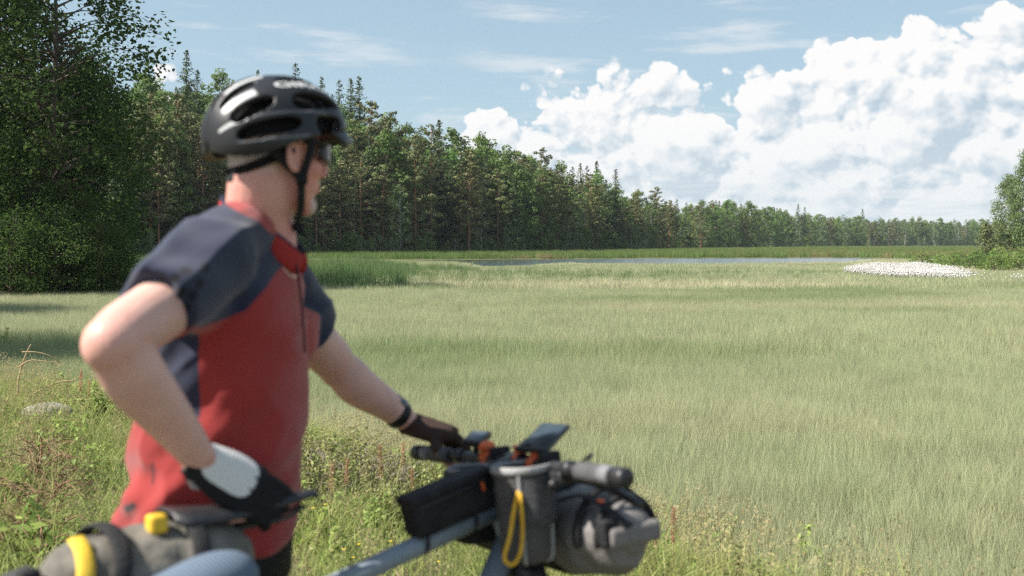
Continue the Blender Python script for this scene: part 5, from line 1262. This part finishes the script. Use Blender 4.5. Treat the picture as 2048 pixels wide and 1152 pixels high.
# ================================================================ plants on the bank
def ground_at(px, py):
    """where the line of sight through (px, py) meets the ground"""
    lo, hi = 1.5, 400.0
    for _ in range(50):
        m = (lo + hi) / 2; p = at(px, py, m)
        if p.z > float(ground_h(p.x, p.y)): lo = m
        else: hi = m
    p = at(px, py, lo); return Vector((p.x, p.y, float(ground_h(p.x, p.y))))
def leafy(nst, h0, h1, r, leaf, nl, lean=.35, stem_r=.0022, name='weed', wide=1.8, up=.8):
    """stems with leaves: returns stem pieces and leaf pieces"""
    st = MB(); C, N, Sz = [], [], []
    for k in range(nst):
        an, rr = rng.uniform(0, 6.283), r * math.sqrt(rng.uniform()); b = np.array([rr * math.cos(an), rr * math.sin(an), -.02]); h = rng.uniform(h0, h1); la = rng.uniform(0, 6.283); ln = abs(rng.normal(0, lean))
        tip = b + np.array([math.cos(la) * ln * h, math.sin(la) * ln * h, h]); mid = (b + tip) / 2 + rng.normal(0, .03 * h, 3)
        P = spline([b, mid, tip], 6); st.add(*tube(P, np.linspace(stem_r, stem_r * .4, 6), 4, caps=False))
        t = rng.uniform(.18, 1, nl); idx = np.minimum((t * 5).astype(int), 4); q = P[idx] + (P[idx + 1] - P[idx]) * (t * 5 - idx)[:, None]
        o = rng.normal(size=(nl, 3)); o[:, 2] *= .4; o /= np.linalg.norm(o, axis=1, keepdims=True)
        C.append(q + o * leaf * .75); N.append(o * .55 + np.array([0, 0, up]) + rng.normal(0, .35, (nl, 3))); Sz.append(leaf * rng.uniform(.5, 1.15, nl))
    return st, cards(np.vstack(C), np.concatenate(Sz), np.vstack(N), wide)
STEM = mat('plant_stem', (.13, .12, .05), (.09, .07, .04), 20, .9); TWIG = mat('dry_twig', (.30, .235, .165), (.19, .14, .10), 12, .95); STRAW = mat('dry_straw', (.55, .42, .25), (.42, .28, .15), 9, .9)
WEED_L = leaf_mat('weed_leaf', [(.20, .30, .07), (.37, .47, .13), (.31, .37, .11)], trans=.4, var=.2)
GALE_L = leaf_mat('gale_leaf', [(.20, .25, .075), (.37, .41, .14), (.30, .29, .12)], trans=.35, var=.2)
BANK_G = leaf_mat('bank_grass_blade', [(.22, .315, .085), (.42, .47, .17), (.46, .44, .20)], trans=.4, var=.2, soft=True)
def two_mats(st, cd_, m1, m2, name):
    V1 = np.concatenate(st.v); f4 = [np.concatenate(f) for f in st.f.values()]
    b = MB(); b.add(V1, f4); n1 = sum(len(f) for f in f4); b.add(*cd_)
    fl = [np.concatenate(f) for f in b.f.values()]; me = me_np(name, np.concatenate(b.v), fl, [m1, m2]); 
    mi = np.concatenate([(f.min(1) >= len(V1)).astype(int) for f in fl]); me.polygons.foreach_set('material_index', mi.astype(np.int32)); return me
def thing_plant(name, meshes, loc, h, label, cat, group=None, rz=None, wx=1.0):
    r_ = empty(name, loc, rng.uniform(0, 6.28) if rz is None else rz); r_.scale = (h * wx, h * wx, h); tag(r_, label, cat, group)
    for nm, me in meshes: ob(nm, me, r_)
    return r_
def build_bank():
    def bank_pts(dens, y0=2.6, keep=None, margin=.3):
        x, y = wedge(y0, 16, dens, 1.2, 1.2); k = y < bank_end(x) + margin
        if keep is not None: k &= keep(x, y)
        return x[k], y[k]
    # short mixed grass
    g = [me_np('bank_tuft', *blades(46, .15, .06, .26, .0042, .35, bend=.9, segs=3), [BANK_G]) for _ in range(4)]
    thin = lambda x, y: ~((((lambda b, q: (b > 590) & (b < 860) & (q > 925) & (q < 1020)) (bearing(x, y), HZ + (CAMZ - ground_h(x, y)) / y * F)) & (rng.uniform(0, 1, len(x)) < .8)) | (((lambda b, q: (b > 45) & (b < 110) & (q > 895) & (q < 1060)) (bearing(x, y), HZ + (CAMZ - ground_h(x, y)) / y * F)) & (rng.uniform(0, 1, len(x)) < .85)))
    x, y = bank_pts(50, keep=thin); p, r, s = put(x, y, .7, 1.45); scatter('bank_grass', p, r, s, g, 'short bright green grass covering the bank in the foreground', 'grass')
    # taller seeding grass, straw coloured
    SG = leaf_mat('seed_grass', [(.42, .36, .19), (.50, .40, .24), (.34, .33, .16)], trans=.4, var=.15, soft=True)
    sg = []
    for _ in range(3):
        V, Fc = blades(16, .16, .25, .52, .0022, .22, bend=.5, segs=3); b = MB(); b.add(V, Fc)
        tips = V.reshape(16, -1, 3)[:, -1]; C = np.repeat(tips, 9, 0) + rng.normal(0, .012, (144, 3)) + np.array([0, 0, 1]) * rng.uniform(-.07, .01, (144, 1)); b.add(*cards(C, .008, rng.normal(size=(144, 3)), 2.2)); sg.append(b.mesh('seed_tuft', SG, False))
    x, y = bank_pts(7.0); p, r, s = put(x, y, .7, 1.1); scatter('bank_grass', p, r, s, sg, 'thin straw coloured seeding grass standing among the weeds on the bank', 'grass')
    # broad-leaved weeds and clover
    w = [two_mats(*leafy(12, .08, .26, .14, .032, 10, .45), STEM, WEED_L, 'weed') for _ in range(3)] + [two_mats(*leafy(16, .05, .15, .16, .028, 8, .6, wide=1.2, up=1.2), STEM, WEED_L, 'clover') for _ in range(2)]
    fld = lambda x, y: (np.sin(x * 1.7 + 2) * np.sin(y * 1.3 + x) + rng.normal(0, .5, len(x))) > -.35
    x, y = bank_pts(11, keep=lambda x, y: fld(x, y) & thin(x, y)); p, r, s = put(x, y, .65, 1.25); scatter('weeds', p, r, s, w, 'leafy green weeds and clover mixed into the bank grass', 'weeds')
    # low sweet-gale thicket and heath along the foot of the bank
    ga = [two_mats(*leafy(26, .18, .42, .20, .026, 20, .35, .0028), TWIG, GALE_L, 'gale') for _ in range(3)]
    pts = []
    for px in np.arange(596, 1560, 9):
        yt = np.interp(px, [596, 700, 860, 1000, 1280, 1400, 1560], [905, 915, 955, 1000, 1030, 1075, 1150]); q = ground_at(px, yt + 40 + rng.uniform(-12, 40))
        if px < 1230 or rng.uniform() < np.interp(px, [1230, 1560], [.7, .25]): pts.append((q.x, q.y))
    P = np.array(pts); n = len(P); P3 = np.column_stack([P + rng.normal(0, .18, P.shape), np.zeros(n)]); P3[:, 2] = ground_h(P3[:, 0], P3[:, 1])
    sc_ = rng.uniform(.45, .8, n)
    scatter('heath_thicket', P3, np.column_stack([rng.normal(0, .1, (n, 2)), rng.uniform(0, 6.28, n)]), np.column_stack([sc_, sc_, sc_]), ga, 'low brownish green twiggy thicket along the foot of the bank', 'thicket')
    # grey dead twigs in the thicket
    b = MB()
    for k in range(240):
        q = ground_at(rng.uniform(610, 800), rng.uniform(955, 1010)); a_ = rng.uniform(0, 6.28); L = rng.uniform(.15, .38); c = np.array(q) + rng.normal(0, .05, 3) * [1, 1, 0]
        b.add(*tube([c, c + np.array([math.cos(a_) * L * .4, math.sin(a_) * L * .4, L * .45]) + rng.normal(0, .03, 3), c + np.array([math.cos(a_) * L * .9, math.sin(a_) * L * .9, L * .7])], [.003, .0022, .001], 4, n=5, caps=False))
    b.build('dead_twigs', mat('grey_twig', (.36, .31, .27), (.22, .18, .15), 10, .95), None, False, label='tangle of grey dead twigs in the thicket right of the cyclist', cat='twigs', kind='stuff')
    # brown dead bracken and twigs on the left
    b = MB()
    for k in range(260):
        q = ground_at(rng.normal(78, 16), rng.uniform(905, 1050)) if k < 180 else ground_at(rng.uniform(0, 95), rng.uniform(1060, 1150)); a_ = rng.uniform(0, 6.28); L = rng.uniform(.18, .46); c = np.array(q)
        b.add(*tube([c, c + np.array([math.cos(a_) * L * .4, math.sin(a_) * L * .4, L * .40]) + rng.normal(0, .03, 3), c + np.array([math.cos(a_) * L * .9, math.sin(a_) * L * .9, L * .35])], [.005, .004, .0015], 4, n=6, caps=False))
    b.build('dead_bracken', mat('brown_bracken', (.28, .17, .10), (.16, .09, .06), 10, .95), None, False, label='brown dead bracken and twigs at the left edge of the bank', cat='twigs', kind='stuff')
    # yellow flowers
    fm = mat('buttercup', (.80, .62, .03), (.75, .5, .02), 30, .5); fme = MB()
    fme.add(*tube([(0, 0, 0), (.01, 0, .12), (0, .01, .22)], .0012, 4, n=5, caps=False))
    fl = fme.mesh('stalk', STEM); ft = MB()
    for k in range(5):
        t = k * 1.2566; ft.add(*ellipsoid((.011 * math.cos(t), .01 + .011 * math.sin(t), .224), (.009, .007, .003), nu=8, nv=5))
    ftm = ft.mesh('petals', fm)
    for i, (px, py) in enumerate(((628, 1043), (652, 1040), (641, 1055), (706, 1138), (716, 1115), (690, 1128), (848, 1128), (876, 1148), (12, 800), (780, 1120), (812, 1146), (668, 1100))):
        q = ground_at(px, py + 22); thing_plant('buttercup', (('stalk', fl), ('flower', ftm)), q, rng.uniform(.45, .65), 'small yellow buttercup among the weeds on the bank', 'flower', 'yellow buttercups on the bank')
    # sorrel spikes
    sm = leaf_mat('sorrel_seed', [(.40, .20, .12), (.50, .30, .18), (.42, .25, .14)], trans=.3, var=.15, soft=True)
    b = MB(); b.add(*tube([(0, 0, 0), (.02, 0, .5), (.05, .01, 1.0)], [.006, .005, .002], 5, n=8, caps=False)); sst_ = b.mesh('stalk', STRAW)
    C = np.column_stack([rng.normal(0, .022, 260), rng.normal(0, .022, 260), rng.uniform(.52, 1.02, 260)]); C[:, 0] += .05 * C[:, 2] ** 1.5; ssd = me_np('seed_head', *cards(C, .020, rng.normal(size=(260, 3)), 1.3), [sm])
    for px, py, h, lab in ((160, 800, .30, 'red brown sorrel spike beside the cyclist\'s elbow'), (176, 806, .24, 'shorter sorrel spike right of the one by the elbow'), (660, 1020, .26, 'red sorrel spike just right of the saddle nose'), (690, 1000, .24, 'brownish sorrel spike in the twigs right of the saddle'), (765, 1000, .30, 'sorrel spike left of the black frame bag'), (805, 960, .24, 'sorrel spike below the gloved far hand'), (1345, 1130, .26, 'reddish sorrel spike right of the handlebar bag'), (1392, 1140, .24, 'sorrel spike further right of the handlebar bag'), (1310, 1120, .2, 'short sorrel spike touching the end of the handlebar bag'), (826, 1005, .2, 'short sorrel spike beside the frame bag')):
        q = ground_at(px, py + 25); thing_plant('sorrel', (('stalk', sst_), ('seed_head', ssd)), q, h * 1.25, lab, 'sorrel', 'sorrel spikes on the bank')
    # bent dry reed on the left
    q = np.array(ground_at(40, 815)); d_ = q[1]; pxm = d_ / F
    def rel(x, y): return np.array(at(x, y, d_)[:])
    r_ = empty('dry_reed', q); tag(r_, 'bent dry straw coloured reed at the left edge of the bank', 'reed')
    for nm, pts_, r0 in (('stalk', [(36, 812), (32, 760), (40, 715), (46, 692)], .016), ('broken_stalk', [(36, 805), (70, 785), (105, 768), (134, 766)], .020), ('leaf_blade', [(44, 704), (70, 706), (94, 716), (106, 730)], .010), ('leaf_blade', [(36, 735), (55, 722), (85, 726), (104, 728)], .010)):
        P = [rel(*t_) + [0, .05 * k, 0] - q for k, t_ in enumerate(pts_)]; ob(nm, MB().add(*tube(P, np.linspace(r0, r0 * .5, len(P)), 6, n=14, ell=.6)).mesh(nm, STRAW), r_)
    # rock
    q = ground_at(100, 850); bm = bmesh.new(); bmesh.ops.create_icosphere(bm, subdivisions=4, radius=1)
    for v in bm.verts: v.co = v.co * (1 + .22 * mnoise.noise(v.co * 1.3 + Vector((3, 1, 2))) + .06 * mnoise.noise(v.co * 4)); v.co.z *= .75
    rme = bpy.data.meshes.new('rock'); bm.to_mesh(rme); bm.free(); rme.materials.append(mat('lichen_rock', (.34, .32, .28), (.20, .20, .14), 3.5, .95, .8, 9)); rme.polygons.foreach_set('use_smooth', np.full(len(rme.polygons), True))
    ro = ob('rock', rme, None, label='grey lichened rock half hidden in the grass on the left', cat='rock'); ro.location = q + Vector((0, 0, .07)); ro.scale = (.19, .17, .17)
    # leafy shoots
    wl = leafy(7, .55, 1.0, .12, .075, 22, .25, .006, wide=2.4); shoot = (('stem', wl[0].mesh('shoot_stem', STEM, False)), ('leaves', me_np('shoot_leaves', *wl[1], [WEED_L])))
    for px, py, h, lab in ((196, 850, .38, 'light green leafy shoot behind the cyclist\'s forearm'), (232, 850, .34, 'leafy shoot just left of the forearm'), (1440, 1165, .34, 'leafy willow shoot at the bottom edge right of the bag'), (1610, 1165, .40, 'light green leafy shoot standing in the marsh grass at the bottom'), (722, 905, .34, 'young leafy shoot rising above the thicket under the far arm'), (845, 905, .30, 'leafy shoot behind the gloved far hand'), (10, 700, .5, 'dark leafy shoot at the left edge of the marsh')):
        thing_plant('leafy_shoot', shoot, ground_at(px, py), h, lab, 'plant', 'leafy shoots')
    dl = leafy(8, .22, .5, .12, .12, 8, .5, .005, wide=2.6, up=.4); dock = (('stem', dl[0].mesh('dock_stem', STEM, False)), ('leaves', me_np('dock_leaves', *dl[1], [WEED_L])))
    for px, py, h, lab in ((45, 1090, .42, 'broad leaved dock plant at the lower left'), (85, 1125, .42, 'dock plant beside the rolled end of the saddle bag'), (18, 1000, .38, 'dock plant at the left edge of the picture'), (640, 1105, .38, 'broad leaved plant right of the cyclist\'s shorts'), (606, 1080, .34, 'broad leaved plant touching the hem of the jersey'), (668, 1140, .34, 'broad leaved plant above the frame tube'), (130, 900, .3, 'dock plant in the grass left of the forearm'), (740, 1080, .3, 'broad leaved plant left of the frame bag')):
        thing_plant('dock_plant', dock, ground_at(px, py), h, lab, 'plant', 'broad leaved docks on the bank')
build_bank()
# ================================================================ air: thin haze over the marsh and the woods
def build_haze():
    m = bpy.data.materials.new('haze_air'); m.use_nodes = True; nt = m.node_tree; nt.nodes.clear(); out = nt.nodes.new('ShaderNodeOutputMaterial')
    v = nt.nodes.new('ShaderNodeVolumePrincipled'); v.inputs['Color'].default_value = (.80, .90, .97, 1); v.inputs['Density'].default_value = .00012; v.inputs['Anisotropy'].default_value = .1
    nt.links.new(v.outputs[0], out.inputs['Volume'])
    V, Fc = box((0, 2000, 38.5), 9000, 9000, 80)
    ob('haze', me_np('haze', V, Fc, [m]), label='thin summer haze over the marsh and the far wood', cat='haze', kind='stuff')
build_haze()
